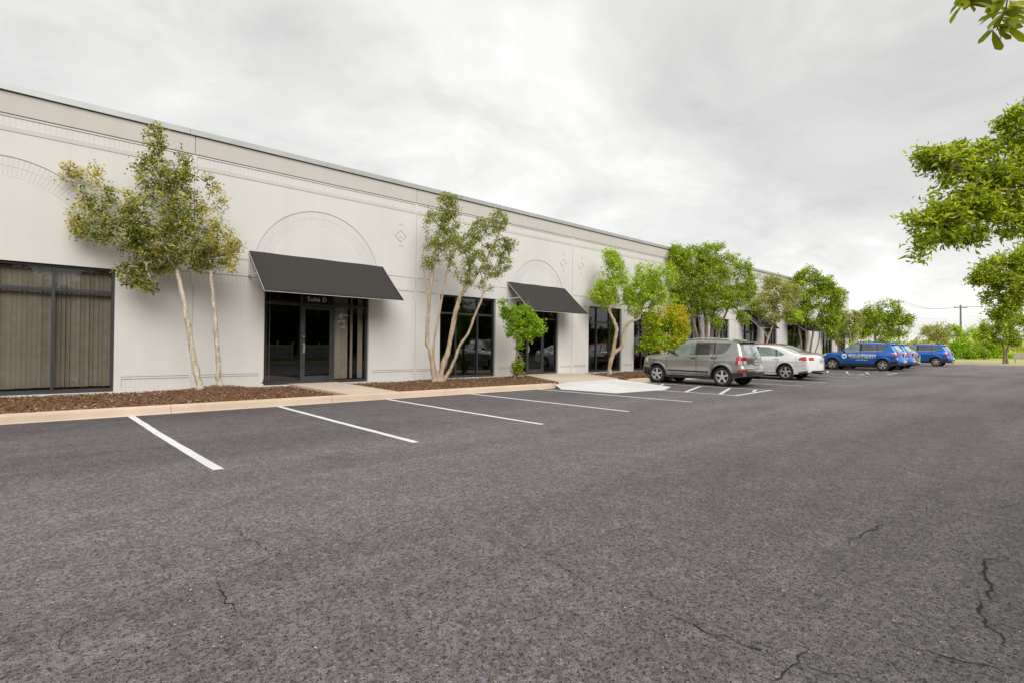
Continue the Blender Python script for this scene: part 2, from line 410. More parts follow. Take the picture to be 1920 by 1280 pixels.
TREES={'T1': {'base': [3.181, 14.15, 0.212], 'stems': [[[-0.0, 0.0, 0.025, 0.085], [-0.04, 0.034, 0.286, 0.07], [-0.129, 0.11, 0.757, 0.062], [-0.252, 0.212, 1.726, 0.055], [-0.381, 0.322, 2.47, 0.05], [-0.428, 0.497, 2.856, 0.045], [-0.548, 0.599, 3.607, 0.035], [-0.75, 0.635, 4.828, 0.022], [-0.82, 0.686, 5.885, 0.01]], [[-0.45, 0.381, 2.842, 0.03], [-0.95, 0.564, 3.359, 0.022], [-1.699, 0.98, 3.733, 0.015], [-2.153, 1.26, 3.944, 0.008]], [[-0.569, 0.482, 3.587, 0.025], [-0.145, 0.356, 4.138, 0.018], [0.156, 0.21, 4.421, 0.01]]], 'lobes': [[-0.837, 0.702, 5.798, 0.274, 0.423, 0, 0.5], [-0.889, 0.761, 4.951, 0.56, 0.597, 0, 1.6], [-0.434, 0.339, 5.106, 0.423, 0.448, 0, 1], [-0.284, 0.484, 4.136, 0.695, 0.632, 0, 1.6], [-0.931, 0.404, 3.887, 0.728, 0.546, 0, 1.8], [-1.491, 0.653, 3.595, 0.657, 0.502, 0, 1.4], [-1.983, 0.972, 3.544, 0.568, 0.237, 0, 0.6], [-1.796, 1.062, 4.31, 0.506, 0.361, 0, 0.6], [-2.347, 1.293, 4.747, 0.308, 0.261, 1, 0.35], [-1.946, 1.058, 4.807, 0.215, 0.334, 1, 0.25], [-2.162, 1.133, 3.92, 0.379, 0.474, 1, 0.5], [-1.352, 0.653, 4.22, 0.241, 0.361, 1, 0.3], [-0.91, 0.803, 3.085, 0.771, 0.473, 0, 1.7], [-1.271, 0.733, 2.644, 0.413, 0.316, 0, 0.7], [-1.0, 0.486, 2.368, 0.304, 0.146, 0, 0.35], [-0.363, 0.296, 3.217, 0.746, 0.398, 0, 1.3], [0.298, 0.081, 4.359, 0.331, 0.535, 1, 0.4], [0.079, 0.141, 4.773, 0.303, 0.329, 0, 0.3], [0.34, -0.09, 4.018, 0.177, 0.379, 1, 0.2], [-0.473, 0.381, 4.584, 0.622, 0.746, 1, 0.4], [-0.642, 0.55, 3.586, 0.995, 0.871, 1, 0.5]]}, 'T2': {'base': [3.66, 14.35, 0.228], 'stems': [[[-0.001, 0.0, 0.039, 0.075], [-0.023, 0.018, 0.322, 0.06], [-0.072, 0.053, 1.096, 0.054], [-0.107, 0.079, 1.612, 0.05], [-0.186, 0.141, 2.514, 0.042], [-0.209, 0.159, 2.837, 0.035], [-0.263, 0.203, 3.352, 0.022], [-0.364, 0.29, 3.803, 0.01]], [[-0.209, 0.159, 2.837, 0.02], [0.024, -0.06, 3.163, 0.012], [0.211, -0.235, 3.359, 0.006]]], 'lobes': [[-0.312, 0.246, 3.481, 0.516, 0.439, 0, 1.1], [-0.165, 0.115, 3.096, 0.516, 0.31, 0, 0.8], [-0.028, -0.016, 3.485, 0.465, 0.413, 1, 0.9], [0.168, -0.192, 3.036, 0.284, 0.361, 1, 0.5], [-0.401, 0.334, 3.028, 0.387, 0.258, 0, 0.5], [0.21, -0.235, 3.423, 0.207, 0.155, 1, 0.25]]}, 'T3': {'base': [10.083, 14.35, 0.137], 'stems': [[[-0.101, 0.094, 0.016, 0.1], [-0.157, 0.14, 0.411, 0.085], [-0.241, 0.211, 1.013, 0.075], [-0.321, 0.281, 1.271, 0.065], [-0.305, 0.258, 1.96, 0.055], [-0.266, 0.211, 2.822, 0.05], [-0.179, 0.118, 3.857, 0.045], [-0.089, 0.025, 4.719, 0.03], [0.101, -0.162, 5.67, 0.012]], [[-0.285, 0.235, 2.391, 0.028], [-0.387, 0.317, 3.337, 0.022], [-0.471, 0.387, 3.939, 0.014], [-0.365, 0.282, 4.543, 0.006]], [[-0.119, 0.105, 0.412, 0.035], [-0.154, 0.129, 1.101, 0.035], [-0.03, 0.001, 2.222, 0.035], [0.084, -0.116, 3.171, 0.032], [0.153, -0.186, 3.689, 0.026], [0.421, -0.443, 4.468, 0.012]], [[-0.026, 0.023, 0.017, 0.11], [0.07, -0.07, 0.414, 0.09], [0.213, -0.21, 1.106, 0.08], [0.315, -0.315, 1.968, 0.075], [0.397, -0.397, 2.486, 0.07], [0.518, -0.513, 2.884, 0.06], [0.852, -0.829, 3.44, 0.035], [1.219, -1.179, 4.393, 0.022], [1.497, -1.448, 5.344, 0.01]], [[0.518, -0.513, 2.884, 0.04], [0.659, -0.653, 3.696, 0.025], [0.394, -0.419, 4.554, 0.018], [0.263, -0.302, 4.897, 0.01]], [[0.101, -0.094, 0.019, 0.07], [0.321, -0.304, 0.59, 0.055], [0.465, -0.444, 1.144, 0.05], [0.663, -0.631, 1.543, 0.046], [0.807, -0.771, 2.113, 0.04], [0.964, -0.923, 2.667, 0.03], [1.021, -0.981, 3.098, 0.018], [0.914, -0.887, 3.527, 0.01]]], 'lobes': [[0.126, -0.185, 5.67, 0.551, 0.413, 0, 1.2], [-0.144, 0.072, 5.063, 0.551, 0.551, 0, 1.3], [0.199, -0.244, 4.93, 0.448, 0.62, 0, 1], [-0.209, 0.142, 4.201, 0.413, 0.482, 0, 0.9], [0.336, -0.361, 4.174, 0.689, 0.551, 0, 1.4], [-0.355, 0.282, 3.768, 0.276, 0.241, 0, 0.25], [1.335, -1.296, 5.17, 0.413, 0.448, 0, 1], [0.896, -0.887, 4.905, 0.482, 0.413, 0, 0.9], [0.647, -0.653, 4.557, 0.448, 0.379, 0, 0.8], [1.347, -1.296, 4.309, 0.62, 0.345, 0, 1.1], [0.846, -0.829, 3.871, 0.551, 0.413, 0, 1.1], [0.537, -0.537, 3.35, 0.448, 0.345, 0, 0.8], [1.229, -1.179, 3.618, 0.551, 0.345, 0, 1], [1.072, -1.028, 3.099, 0.448, 0.241, 0, 0.5], [1.599, -1.53, 4.398, 0.31, 0.241, 0, 0.4], [1.48, -1.413, 3.794, 0.379, 0.241, 0, 0.4]]}, 'T4': {'base': [13.344, 14.2, 0.182], 'stems': [[[-0.028, 0.026, -0.0, 0.05], [-0.007, 0.0, 0.502, 0.045], [0.014, -0.026, 1.082, 0.04], [-0.022, 0.001, 1.661, 0.03], [-0.171, 0.132, 2.142, 0.015]], [[0.014, -0.026, 1.043, 0.035], [0.079, -0.091, 1.469, 0.03], [0.215, -0.222, 1.954, 0.02], [0.424, -0.419, 2.246, 0.01]]], 'lobes': [[-0.113, 0.079, 2.046, 0.464, 0.502, 0, 1.2], [-0.344, 0.289, 2.332, 0.193, 0.464, 0, 0.4], [0.211, -0.222, 2.205, 0.502, 0.464, 0, 1.1], [0.543, -0.524, 1.823, 0.386, 0.348, 0, 0.8], [0.007, -0.026, 1.565, 0.502, 0.309, 0, 0.9], [0.292, -0.288, 1.511, 0.386, 0.27, 0, 0.5], [-0.488, 0.42, 2.523, 0.097, 0.27, 0, 0.12], [0.041, -0.052, 1.179, 0.27, 0.193, 0, 0.25], [-0.018, 0.013, 0.27, 0.212, 0.27, 1, 0.6], [0.093, -0.092, 0.503, 0.155, 0.155, 1, 0.25]]}, 'T5': {'base': [19.139, 14.4, 0.11], 'stems': [[[-0.0, 0.0, 0.023, 0.1], [0.012, -0.016, 0.374, 0.09], [0.108, -0.111, 0.912, 0.085], [0.152, -0.158, 1.427, 0.08], [0.197, -0.205, 1.941, 0.075], [0.088, -0.11, 2.36, 0.07], [-0.072, 0.033, 2.825, 0.06], [-0.216, 0.16, 3.291, 0.03], [-0.277, 0.207, 3.991, 0.015]], [[-0.072, 0.033, 2.825, 0.05], [0.114, -0.142, 2.968, 0.045], [0.177, -0.205, 3.413, 0.03], [0.06, -0.109, 4.462, 0.02], [-0.001, -0.062, 5.162, 0.01]], [[0.046, -0.078, 2.92, 0.03], [0.456, -0.459, 3.066, 0.028], [0.762, -0.744, 3.257, 0.02], [1.014, -0.981, 3.658, 0.012]], [[0.108, -0.111, 0.912, 0.07], [0.361, -0.348, 1.196, 0.075], [0.439, -0.427, 1.781, 0.07], [0.57, -0.554, 2.227, 0.065], [0.877, -0.839, 2.418, 0.06], [0.976, -0.934, 2.723, 0.05], [1.105, -1.061, 3.309, 0.03], [1.439, -1.378, 4.014, 0.015]]], 'lobes': [[-0.034, -0.03, 5.045, 0.617, 0.448, 0, 0.8], [0.06, -0.109, 4.462, 0.841, 0.617, 0, 1.1], [-0.102, 0.049, 3.759, 0.785, 0.617, 0, 1.1], [-0.441, 0.366, 3.451, 0.505, 0.392, 0, 0.6], [0.328, -0.347, 3.648, 0.729, 0.729, 0, 1], [-0.18, 0.128, 3.174, 0.561, 0.28, 0, 0.4], [1.178, -1.14, 4.244, 0.953, 0.673, 0, 1.3], [1.61, -1.536, 4.017, 0.841, 0.785, 0, 1.3], [0.93, -0.902, 3.587, 0.841, 0.561, 0, 1], [1.361, -1.298, 3.429, 0.953, 0.561, 0, 1.2], [1.863, -1.774, 4.37, 0.448, 0.561, 0, 0.5], [0.767, -0.744, 2.954, 0.505, 0.392, 0, 0.4], [0.589, -0.585, 3.419, 0.392, 0.392, 0, 0.4]]}, 'T6': {'base': [23.609, 14.6, 0.216], 'stems': [[[-0.039, 0.036, -0.001, 0.07], [-0.086, 0.072, 0.582, 0.06], [-0.019, 0.0, 1.378, 0.05], [0.068, -0.089, 2.175, 0.02]], [[-0.156, 0.144, -0.002, 0.04], [-0.284, 0.252, 0.845, 0.03], [-0.509, 0.45, 1.637, 0.015]], [[0.078, -0.072, 0.001, 0.05], [0.298, -0.288, 0.985, 0.04], [0.558, -0.539, 1.917, 0.015]]], 'lobes': [[0.061, -0.089, 2.705, 0.954, 0.827, 1, 1.2], [-0.32, 0.271, 2.037, 0.954, 0.7, 0, 1.2], [0.512, -0.503, 2.446, 0.764, 0.764, 1, 1.1], [0.17, -0.179, 1.858, 1.145, 0.7, 0, 1.5], [0.715, -0.683, 1.866, 0.573, 0.573, 1, 0.7], [-0.565, 0.504, 1.424, 0.7, 0.509, 0, 0.7], [-0.017, 0.0, 1.246, 1.082, 0.445, 0, 1], [0.527, -0.503, 1.333, 0.764, 0.445, 0, 0.8], [-0.387, 0.325, 2.699, 0.573, 0.509, 0, 0.4]]}, 'T7': {'base': [27.445, 14.2, 0.264], 'stems': [[[-0.212, 0.195, -0.003, 0.1], [-0.353, 0.313, 1.09, 0.09], [-0.494, 0.431, 2.096, 0.08], [-0.786, 0.685, 3.388, 0.05], [-1.127, 0.979, 5.112, 0.03], [-1.352, 1.175, 6.117, 0.01]], [[-0.063, 0.059, -0.001, 0.1], [-0.036, 0.02, 1.094, 0.1], [-0.051, 0.02, 2.246, 0.09], [-0.198, 0.138, 3.684, 0.06], [-0.179, 0.1, 5.413, 0.03], [-0.083, 0.002, 6.134, 0.012]], [[0.063, -0.059, 0.001, 0.1], [0.151, -0.156, 1.385, 0.08], [0.198, -0.214, 2.537, 0.07], [0.369, -0.39, 3.98, 0.05], [0.562, -0.584, 5.423, 0.02]], [[0.148, -0.137, 0.002, 0.08], [0.404, -0.39, 1.388, 0.07], [0.541, -0.527, 2.254, 0.06], [0.906, -0.878, 3.411, 0.04], [1.419, -1.366, 4.571, 0.015]], [[-0.148, 0.137, -0.002, 0.06], [-0.209, 0.176, 1.38, 0.05], [-0.352, 0.294, 2.53, 0.04], [-0.586, 0.49, 4.255, 0.02]]], 'lobes': [[-1.286, 1.116, 5.916, 0.968, 0.691, 0, 1.2], [-0.606, 0.49, 5.695, 1.244, 0.899, 0, 1.6], [0.13, -0.193, 6.051, 1.175, 0.622, 0, 1.2], [0.71, -0.721, 5.425, 1.037, 0.829, 0, 1.2], [1.415, -1.366, 4.916, 0.76, 0.899, 0, 0.9], [0.04, -0.096, 4.84, 1.555, 1.037, 0, 2], [-1.121, 0.979, 4.68, 1.244, 1.175, 0, 1.6], [-0.788, 0.685, 3.532, 1.382, 0.829, 0, 1.6], [0.268, -0.292, 3.691, 1.521, 0.899, 0, 1.8], [1.006, -0.976, 3.845, 1.106, 0.829, 0, 1.3], [0.495, -0.488, 2.542, 1.037, 0.484, 0, 0.7], [1.445, -1.367, 2.699, 0.484, 0.346, 0, 0.2], [1.616, -1.543, 4.141, 0.553, 0.553, 0, 0.5], [-0.375, 0.295, 4.258, 1.728, 1.382, 0, 1.2]]}, 'T8': {'base': [35.486, 14.6, 0.306], 'stems': [[[0.0, 0.0, 0.0, 0.08], [0.091, -0.093, 0.76, 0.07], [0.282, -0.28, 1.626, 0.065], [0.45, -0.444, 2.318, 0.05], [0.639, -0.631, 3.356, 0.03], [0.623, -0.631, 4.563, 0.012]], [[0.282, -0.28, 1.626, 0.04], [-0.034, 0.001, 2.484, 0.03], [-0.299, 0.235, 3.343, 0.012]], [[0.522, -0.514, 2.664, 0.03], [1.149, -1.099, 3.121, 0.015]]], 'lobes': [[0.544, -0.56, 4.735, 1.408, 0.911, 0, 1.6], [-0.001, -0.046, 3.865, 1.159, 0.745, 0, 1.2], [0.886, -0.865, 3.877, 1.159, 0.911, 0, 1.3], [1.403, -1.333, 3.125, 0.828, 0.497, 1, 0.7], [-0.453, 0.376, 3.513, 0.662, 0.58, 1, 0.5], [0.359, -0.396, 5.319, 0.828, 0.414, 0, 0.5], [1.461, -1.403, 4.402, 0.58, 0.828, 0, 0.5], [0.389, -0.397, 3.111, 0.994, 0.414, 0, 0.6]]}, 'T9': {'base': [42.656, 14.4, 0.441], 'stems': [[[-0.288, 0.266, -0.004, 0.08], [-0.247, 0.213, 1.211, 0.07], [-0.378, 0.32, 2.385, 0.06], [-0.339, 0.267, 3.757, 0.04], [-0.221, 0.135, 5.718, 0.012]], [[-0.086, 0.08, -0.001, 0.08], [0.039, -0.053, 1.411, 0.07], [-0.035, 0.001, 2.586, 0.06], [0.226, -0.264, 4.549, 0.03], [0.493, -0.53, 6.12, 0.01]], [[0.144, -0.133, 0.002, 0.08], [0.326, -0.319, 1.415, 0.07], [0.535, -0.531, 2.986, 0.05], [1.09, -1.062, 4.561, 0.02]], [[0.345, -0.319, 0.005, 0.05], [0.7, -0.664, 1.42, 0.04], [0.713, -0.69, 2.596, 0.03], [0.818, -0.797, 3.381, 0.02]]], 'lobes': [[0.06, -0.131, 6.192, 1.128, 0.658, 0, 1], [0.789, -0.796, 5.536, 1.034, 0.846, 0, 1], [-0.357, 0.268, 5.128, 1.222, 1.128, 0, 1.2], [0.457, -0.477, 4.552, 1.411, 1.128, 0, 1.5], [1.261, -1.221, 4.641, 1.034, 1.128, 0, 1.2], [0.098, -0.132, 3.371, 1.505, 0.846, 0, 1.3], [1.049, -1.009, 3.306, 1.317, 0.846, 0, 1.2], [1.723, -1.647, 4.569, 0.658, 0.94, 0, 0.5], [1.116, -1.063, 2.602, 1.128, 0.564, 1, 0.6], [-0.776, 0.666, 4.143, 0.752, 0.94, 0, 0.4]]}, 'T10': {'base': [50.661, 14.3, 0.536], 'stems': [[[-0.196, 0.181, -0.003, 0.07], [-0.215, 0.182, 1.421, 0.06], [-0.103, 0.061, 2.758, 0.03]], [[0.196, -0.181, 0.003, 0.07], [0.144, -0.15, 1.426, 0.05], [0.022, -0.059, 3.204, 0.02]], [[-0.033, 0.03, -0.0, 0.06], [-0.346, 0.302, 1.419, 0.05], [-0.623, 0.544, 2.528, 0.02]]], 'lobes': [[0.025, -0.059, 2.982, 1.282, 1.175, 1, 1.4], [-0.56, 0.484, 2.751, 0.748, 0.961, 0, 0.7], [0.362, -0.362, 2.23, 0.961, 0.748, 1, 0.8], [0.872, -0.844, 3.216, 0.534, 0.748, 1, 0.4], [-0.224, 0.182, 2.088, 1.175, 0.641, 0, 0.7]]}, 'T11': {'base': [76.0, 17.819, 0.0], 'stems': [[[-0.01, -0.002, 0.89, 0.16], [-0.029, -0.001, 2.3, 0.14], [-0.14, 0.086, 3.581, 0.1], [-0.633, 0.522, 5.177, 0.05]], [[-0.024, -0.001, 1.98, 0.1], [0.57, -0.567, 3.27, 0.08], [1.726, -1.653, 4.889, 0.04]]], 'lobes': [[-0.539, 0.435, 5.178, 1.667, 1.41, 0, 1.4], [1.007, -1.001, 5.841, 1.923, 1.41, 0, 1.5], [2.432, -2.306, 4.899, 1.282, 0.769, 0, 0.8], [0.324, -0.349, 4.1, 2.308, 1.154, 0, 1.4], [-0.989, 0.869, 3.697, 1.026, 1.026, 0, 0.7], [1.745, -1.654, 3.479, 1.667, 0.897, 0, 0.9], [1.195, -1.132, 2.317, 1.667, 0.513, 1, 0.5]]}, 'T12': {'base': [110.0, 17.316, 0.0], 'stems': [[[-0.007, -0.001, 0.594, 0.15], [-0.036, 0.0, 2.759, 0.12], [-0.187, 0.118, 4.489, 0.06]]], 'lobes': [[-0.503, 0.412, 4.312, 2.252, 1.213, 0, 1.2], [0.894, -0.881, 4.504, 1.386, 1.039, 0, 0.8], [-1.445, 1.293, 3.433, 1.213, 0.866, 0, 0.6], [0.15, -0.176, 3.108, 1.906, 0.693, 0, 0.7]]}, 'T12b': {'base': [112.0, 15.362, 0.0], 'stems': [[[-0.003, 0.0, 0.191, 0.1], [0.101, -0.117, 1.923, 0.08], [0.136, -0.175, 4.087, 0.04]]], 'lobes': [[0.069, -0.116, 4.346, 1.038, 1.038, 0, 0.8], [1.351, -1.291, 3.498, 0.865, 1.038, 0, 0.4]]}, 'T13': {'base': [105.0, 13.773, 0.0], 'stems': [[[-0.001, 0.0, 0.031, 0.1], [-0.02, 0.001, 1.483, 0.06]]], 'lobes': [[-0.32, 0.274, 1.721, 1.291, 1.291, 0, 1], [0.869, -0.82, 1.495, 1.452, 1.291, 0, 1], [-0.605, 0.548, 0.91, 1.129, 0.807, 0, 0.6], [1.41, -1.313, 0.938, 0.968, 0.807, 0, 0.5]]}, 'T13b': {'base': [108.0, 11.775, 0.0], 'stems': [[[0.117, -0.11, 0.218, 0.1], [0.094, -0.11, 1.923, 0.06]]], 'lobes': [[-0.019, 0.0, 1.434, 1.462, 1.137, 0, 1], [1.05, -0.992, 1.774, 1.137, 1.462, 1, 0.9], [1.886, -1.763, 1.786, 0.975, 1.137, 1, 0.6]]}, 'T13c': {'base': [125.0, 14.201, 0.0], 'stems': [[[0.138, -0.128, 0.037, 0.12], [0.237, -0.255, 2.966, 0.1], [0.351, -0.383, 4.857, 0.06]]], 'lobes': [[-0.066, 0.002, 4.851, 1.322, 1.133, 1, 0.9], [1.319, -1.28, 5.059, 1.322, 1.133, 1, 0.8], [0.785, -0.768, 3.541, 1.511, 0.944, 1, 0.8]]}, 'T14': {'base': [72.0, 5.967, 0.0], 'stems': [[[-0.079, 0.072, 0.085, 0.14], [-0.09, 0.072, 0.93, 0.1], [-0.218, 0.18, 1.825, 0.09], [-0.464, 0.395, 2.772, 0.04]], [[0.115, -0.108, 0.088, 0.13], [0.063, -0.071, 1.09, 0.1], [0.206, -0.214, 1.99, 0.08], [0.541, -0.536, 3.05, 0.04]]], 'lobes': [[-0.942, 0.825, 3.716, 1.372, 0.844, 0, 1.2], [0.146, -0.178, 3.572, 1.372, 0.95, 0, 1.3], [-0.23, 0.18, 2.67, 1.795, 0.633, 0, 1.2], [0.745, -0.716, 2.261, 0.739, 0.528, 0, 0.5], [-1.394, 1.254, 2.759, 0.739, 0.422, 0, 0.4], [1.108, -1.073, 4.113, 0.95, 1.056, 0, 0.8], [0.445, -0.464, 4.368, 1.583, 0.739, 0, 1]]}, 'T15': {'base': [35.0, 0.6, 0.0], 'stems': [[[-0.531, 0.484, 0.547, 0.2], [-0.553, 0.484, 2.225, 0.17], [-0.69, 0.598, 3.182, 0.12], [-1.107, 0.973, 4.136, 0.06], [-1.733, 1.542, 4.846, 0.03]], [[-0.69, 0.598, 3.182, 0.08], [-1.36, 1.217, 3.293, 0.05], [-1.981, 1.786, 3.644, 0.02]]], 'lobes': [[-2.617, 2.356, 5.074, 0.815, 0.527, 0, 1.2], [-2.002, 1.787, 5.202, 0.815, 0.719, 0, 1.4], [-3.053, 2.762, 4.708, 0.623, 0.384, 0, 0.7], [-2.254, 2.03, 4.24, 0.911, 0.575, 0, 1.5], [-1.719, 1.542, 3.767, 0.959, 0.815, 0, 1.6], [-2.598, 2.355, 3.635, 0.623, 0.384, 0, 0.8], [-2.236, 2.03, 2.921, 0.815, 0.432, 0, 1.1], [-1.202, 1.054, 4.614, 1.199, 1.439, 0, 2], [-1.042, 0.892, 5.815, 1.199, 0.959, 0, 1.6], [-3.225, 2.925, 4.466, 0.288, 0.192, 0, 0.2], [-2.8, 2.55, 2.961, 0.288, 0.192, 0, 0.25], [-0.485, 0.403, 3.665, 1.199, 1.199, 0, 1.5], [-2.008, 1.787, 5.61, 0.48, 0.336, 0, 0.5]]}, 'T16': {'base': [17.5, -0.9, 0.0], 'stems': [[[-0.504, 0.46, 0.455, 0.26], [-0.565, 0.498, 1.954, 0.22], [-0.661, 0.574, 3.064, 0.19], [-1.039, 0.913, 3.836, 0.13], [-1.781, 1.592, 4.381, 0.09], [-2.601, 2.345, 4.703, 0.05], [-3.175, 2.873, 4.917, 0.02]], [[-1.039, 0.913, 3.836, 0.09], [-1.774, 1.591, 3.881, 0.06], [-2.592, 2.345, 4.037, 0.04], [-3.406, 3.099, 3.914, 0.015]], [[-0.661, 0.574, 3.064, 0.1], [-0.969, 0.838, 4.726, 0.08], [-1.634, 1.441, 5.605, 0.05], [-2.291, 2.044, 5.929, 0.02]]], 'lobes': [[-3.465, 3.137, 5.247, 0.4, 0.2, 0, 0.9], [-3.223, 2.911, 5.417, 0.289, 0.2, 0, 0.6], [-3.712, 3.363, 5.377, 0.111, 0.078, 0, 0.08], [-3.055, 2.76, 5.119, 0.378, 0.289, 0, 0.9], [-2.692, 2.421, 5.368, 0.289, 0.244, 0, 0.6], [-2.333, 2.082, 6.018, 0.289, 0.178, 0, 0.45], [-2.213, 1.969, 6.208, 0.156, 0.2, 0, 0.25], [-2.165, 1.931, 5.653, 0.378, 0.267, 0, 1], [-2.522, 2.27, 4.926, 0.489, 0.311, 0, 1.5], [-2.034, 1.818, 5.044, 0.489, 0.489, 0, 1.8], [-3.337, 3.024, 4.826, 0.244, 0.1, 0, 0.25], [-2.964, 2.684, 4.42, 0.511, 0.222, 0, 1.4], [-2.553, 2.308, 4.204, 0.555, 0.333, 0, 2], [-2.065, 1.855, 4.266, 0.555, 0.444, 0, 2], [-3.286, 2.986, 4.083, 0.467, 0.267, 0, 1.4], [-3.611, 3.287, 3.967, 0.289, 0.111, 0, 0.35], [-3.897, 3.551, 4.008, 0.156, 0.056, 0, 0.1], [-3.647, 3.325, 3.578, 0.244, 0.178, 0, 0.6], [-3.724, 3.4, 3.299, 0.156, 0.111, 0, 0.2], [-3.281, 2.986, 3.694, 0.333, 0.178, 0, 0.8], [-2.873, 2.609, 3.7, 0.333, 0.156, 0, 0.5], [-3.536, 3.212, 4.468, 0.111, 0.111, 0, 0.12], [-2.302, 2.081, 3.707, 0.289, 0.133, 0, 0.4], [-1.54, 1.366, 4.718, 0.778, 1.0, 0, 3], [-0.892, 0.763, 5.06, 0.889, 1.111, 0, 3], [-1.525, 1.365, 3.607, 0.666, 0.444, 0, 1.5]]}, 'T17': {'base': [3.6, -3.4, 0.0], 'pts': [[0.061, 3.667, 3.473], [0.041, 3.691, 3.097], [0.029, 3.703, 2.985], [-0.003, 3.734, 2.888], [-0.184, 3.762, 3.132], [-0.227, 3.802, 3.041], [-0.256, 3.83, 2.95]]}}
CRACKS=[[[0.826, 3.235], [0.811, 3.135], [0.803, 3.044], [0.802, 2.982], [0.794, 2.898], [0.796, 2.852], [0.788, 2.762]], [[0.802, 3.329], [0.84, 3.268], [0.93, 3.302], [1.011, 3.289], [1.187, 3.366], [1.323, 3.385], [1.524, 3.368]], [[1.144, 4.112], [1.144, 3.897], [1.163, 3.683], [1.171, 3.459], [1.199, 3.356]], [[2.377, 2.268], [2.367, 2.17], [2.34, 2.062], [2.342, 1.992], [2.322, 1.89], [2.341, 1.803]], [[2.311, 2.293], [2.395, 2.285], [2.476, 2.317], [2.553, 2.296], [2.717, 2.327]], [[2.329, 1.445], [2.325, 1.364], [2.314, 1.308], [2.326, 1.234], [2.315, 1.151], [2.339, 1.077], [2.349, 1.023], [2.339, 0.929], [2.349, 0.848]], [[3.914, 1.07], [4.189, 1.107], [4.341, 1.099], [4.53, 1.064], [4.752, 1.056]], [[4.722, 1.049], [4.679, 1.167], [4.657, 1.302], [4.649, 1.448]], [[4.506, 0.401], [4.363, 0.449], [4.217, 0.441], [4.063, 0.429], [3.936, 0.396], [3.866, 0.38], [3.705, 0.36]], [[3.758, 0.433], [3.651, 0.408], [3.525, 0.392], [3.423, 0.357], [3.364, 0.33], [3.292, 0.294], [3.234, 0.275], [3.159, 0.252]], [[2.859, 0.552], [2.861, 0.496], [2.852, 0.441], [2.894, 0.377], [2.923, 0.297], [2.913, 0.248], [2.922, 0.194]], [[2.139, 0.849], [2.249, 0.831], [2.374, 0.826], [2.453, 0.833], [2.527, 0.836]], [[2.362, 0.812], [2.368, 0.754], [2.4, 0.706], [2.424, 0.638], [2.447, 0.573]], [[5.916, 0.537], [6.084, 0.47], [6.409, 0.394]], [[2.93, 1.428], [3.093, 1.38], [3.193, 1.331], [3.336, 1.236]], [[3.221, 0.892], [3.297, 0.89], [3.401, 0.903]], [[2.471, 1.786], [2.464, 1.577], [2.329, 1.445]], [[2.027, 3.421], [1.804, 3.322], [1.524, 3.368]]]
POLES=[{'base': [123.864, 16.1, 0.0], 'top': [123.668, 16.168, 9.409]}, {'base': [138.881, 28.292, -0.048], 'top': [138.634, 28.374, 12.038]}]
# ------------------------------------------------------------------ ground, lot, kerbs, beds
YW = 15.63          # face of the building wall
YK = 11.40          # face of the kerb
def sheet(name, x0, x1, y0, y1, z, mat, kind='structure'):
    o = mesh_obj(name, [(x0,y0,z),(x1,y0,z),(x1,y1,z),(x0,y1,z)], [(0,1,2,3)], mat)
    return tag(o, kind=kind)
sheet('ground', -1500, 1500, -1500, 1500, -.03, M['green_field'])
sheet('parking_lot', -45, 65.3, -4.6, 17.5, 0, M['asphalt'])
sheet('dry_lawn', 65.5, 126, -60, 70, .05, M['dry_lawn'])
sheet('grass_verge', -45, 65.3, -45, -4.75, .05, M['lawn'])

def kerb_run(mb, x0, x1, yf, w=.16, h=.152, gap=3.05, flip=1):
    """rounded concrete kerb along X with a thin open joint every few metres"""
    x = x0
    sec = [(yf-.012*flip, -.02), (yf-.012*flip, .006), (yf, .02), (yf+.02*flip, h-.035), (yf+.032*flip, h-.01), (yf+.055*flip, h), (yf+w*flip, h), (yf+w*flip, -.02)]
    while x < x1-.01:
        e = min(x+gap, x1)
        mb.prism(sec, 'x', x+.004, e-.004)
        x = e
mb = MB()
kerb_run(mb, -40.6, 12.3, YK)
# the end that curves back to the ramp
kerb_run(mb, 16.4, 31.0, YK)
kerb_run(mb, 31.15, 65.2, 12.3)
sec = [(.0, -.02), (.0, .12), (.03, .152), (.16, .152), (.16, -.02)]
arc = []
for i in range(7):
    a = rad(90*i/6); arc.append((12.3+.42*math.sin(a), YK+.42*(1-math.cos(a)), a))
for i in range(6):
    vs = []
    for (x, y, a) in (arc[i], arc[i+1]):
        nx, ny = -math.sin(a), math.cos(a)
        k = 1-.28*(arc.index((x, y, a))/6)
        vs += [(x+nx*q[0], y+ny*q[0], q[1]*k if q[1] > 0 else q[1]) for q in sec]
    mb.add(vs, [(j, (j+1) % 5, 5+(j+1) % 5, 5+j) for j in range(5)]+[(0,1,2,3,4), (9,8,7,6,5)])
tag(mb.build('kerb', M['kerb_concrete']), kind='structure')
mb = MB(); mb.prism([(65.22,-.02),(65.24,.13),(65.28,.15),(65.45,.15),(65.45,-.02)], 'y', -60, 60)
tag(mb.build('kerb', M['kerb_concrete']), kind='structure')
mb = MB(); kerb_run(mb, -45, 65, -4.6, flip=-1)
tag(mb.build('kerb', M['kerb_concrete']), kind='structure')

# walks to the two doors
def slab(name, poly, z, mat, th=.2):
    mb = MB(); mb.prism(poly, 'z', z-th, z)
    o = mb.build(name, mat); bevel(o, .008); return tag(o, kind='structure')
slab('path', [(5.62, YK+.175), (6.9, YK+.175), (7.19, YW-.01), (5.76, YW-.01)], .158, M['walk_concrete'])
slab('path', [(13.0, 11.83), (13.4, YK+.12), (15.75, YK+.12), (16.35, 11.9), (18.45, YW-.01), (15.1, YW-.01)], .158, M['walk_concrete'])
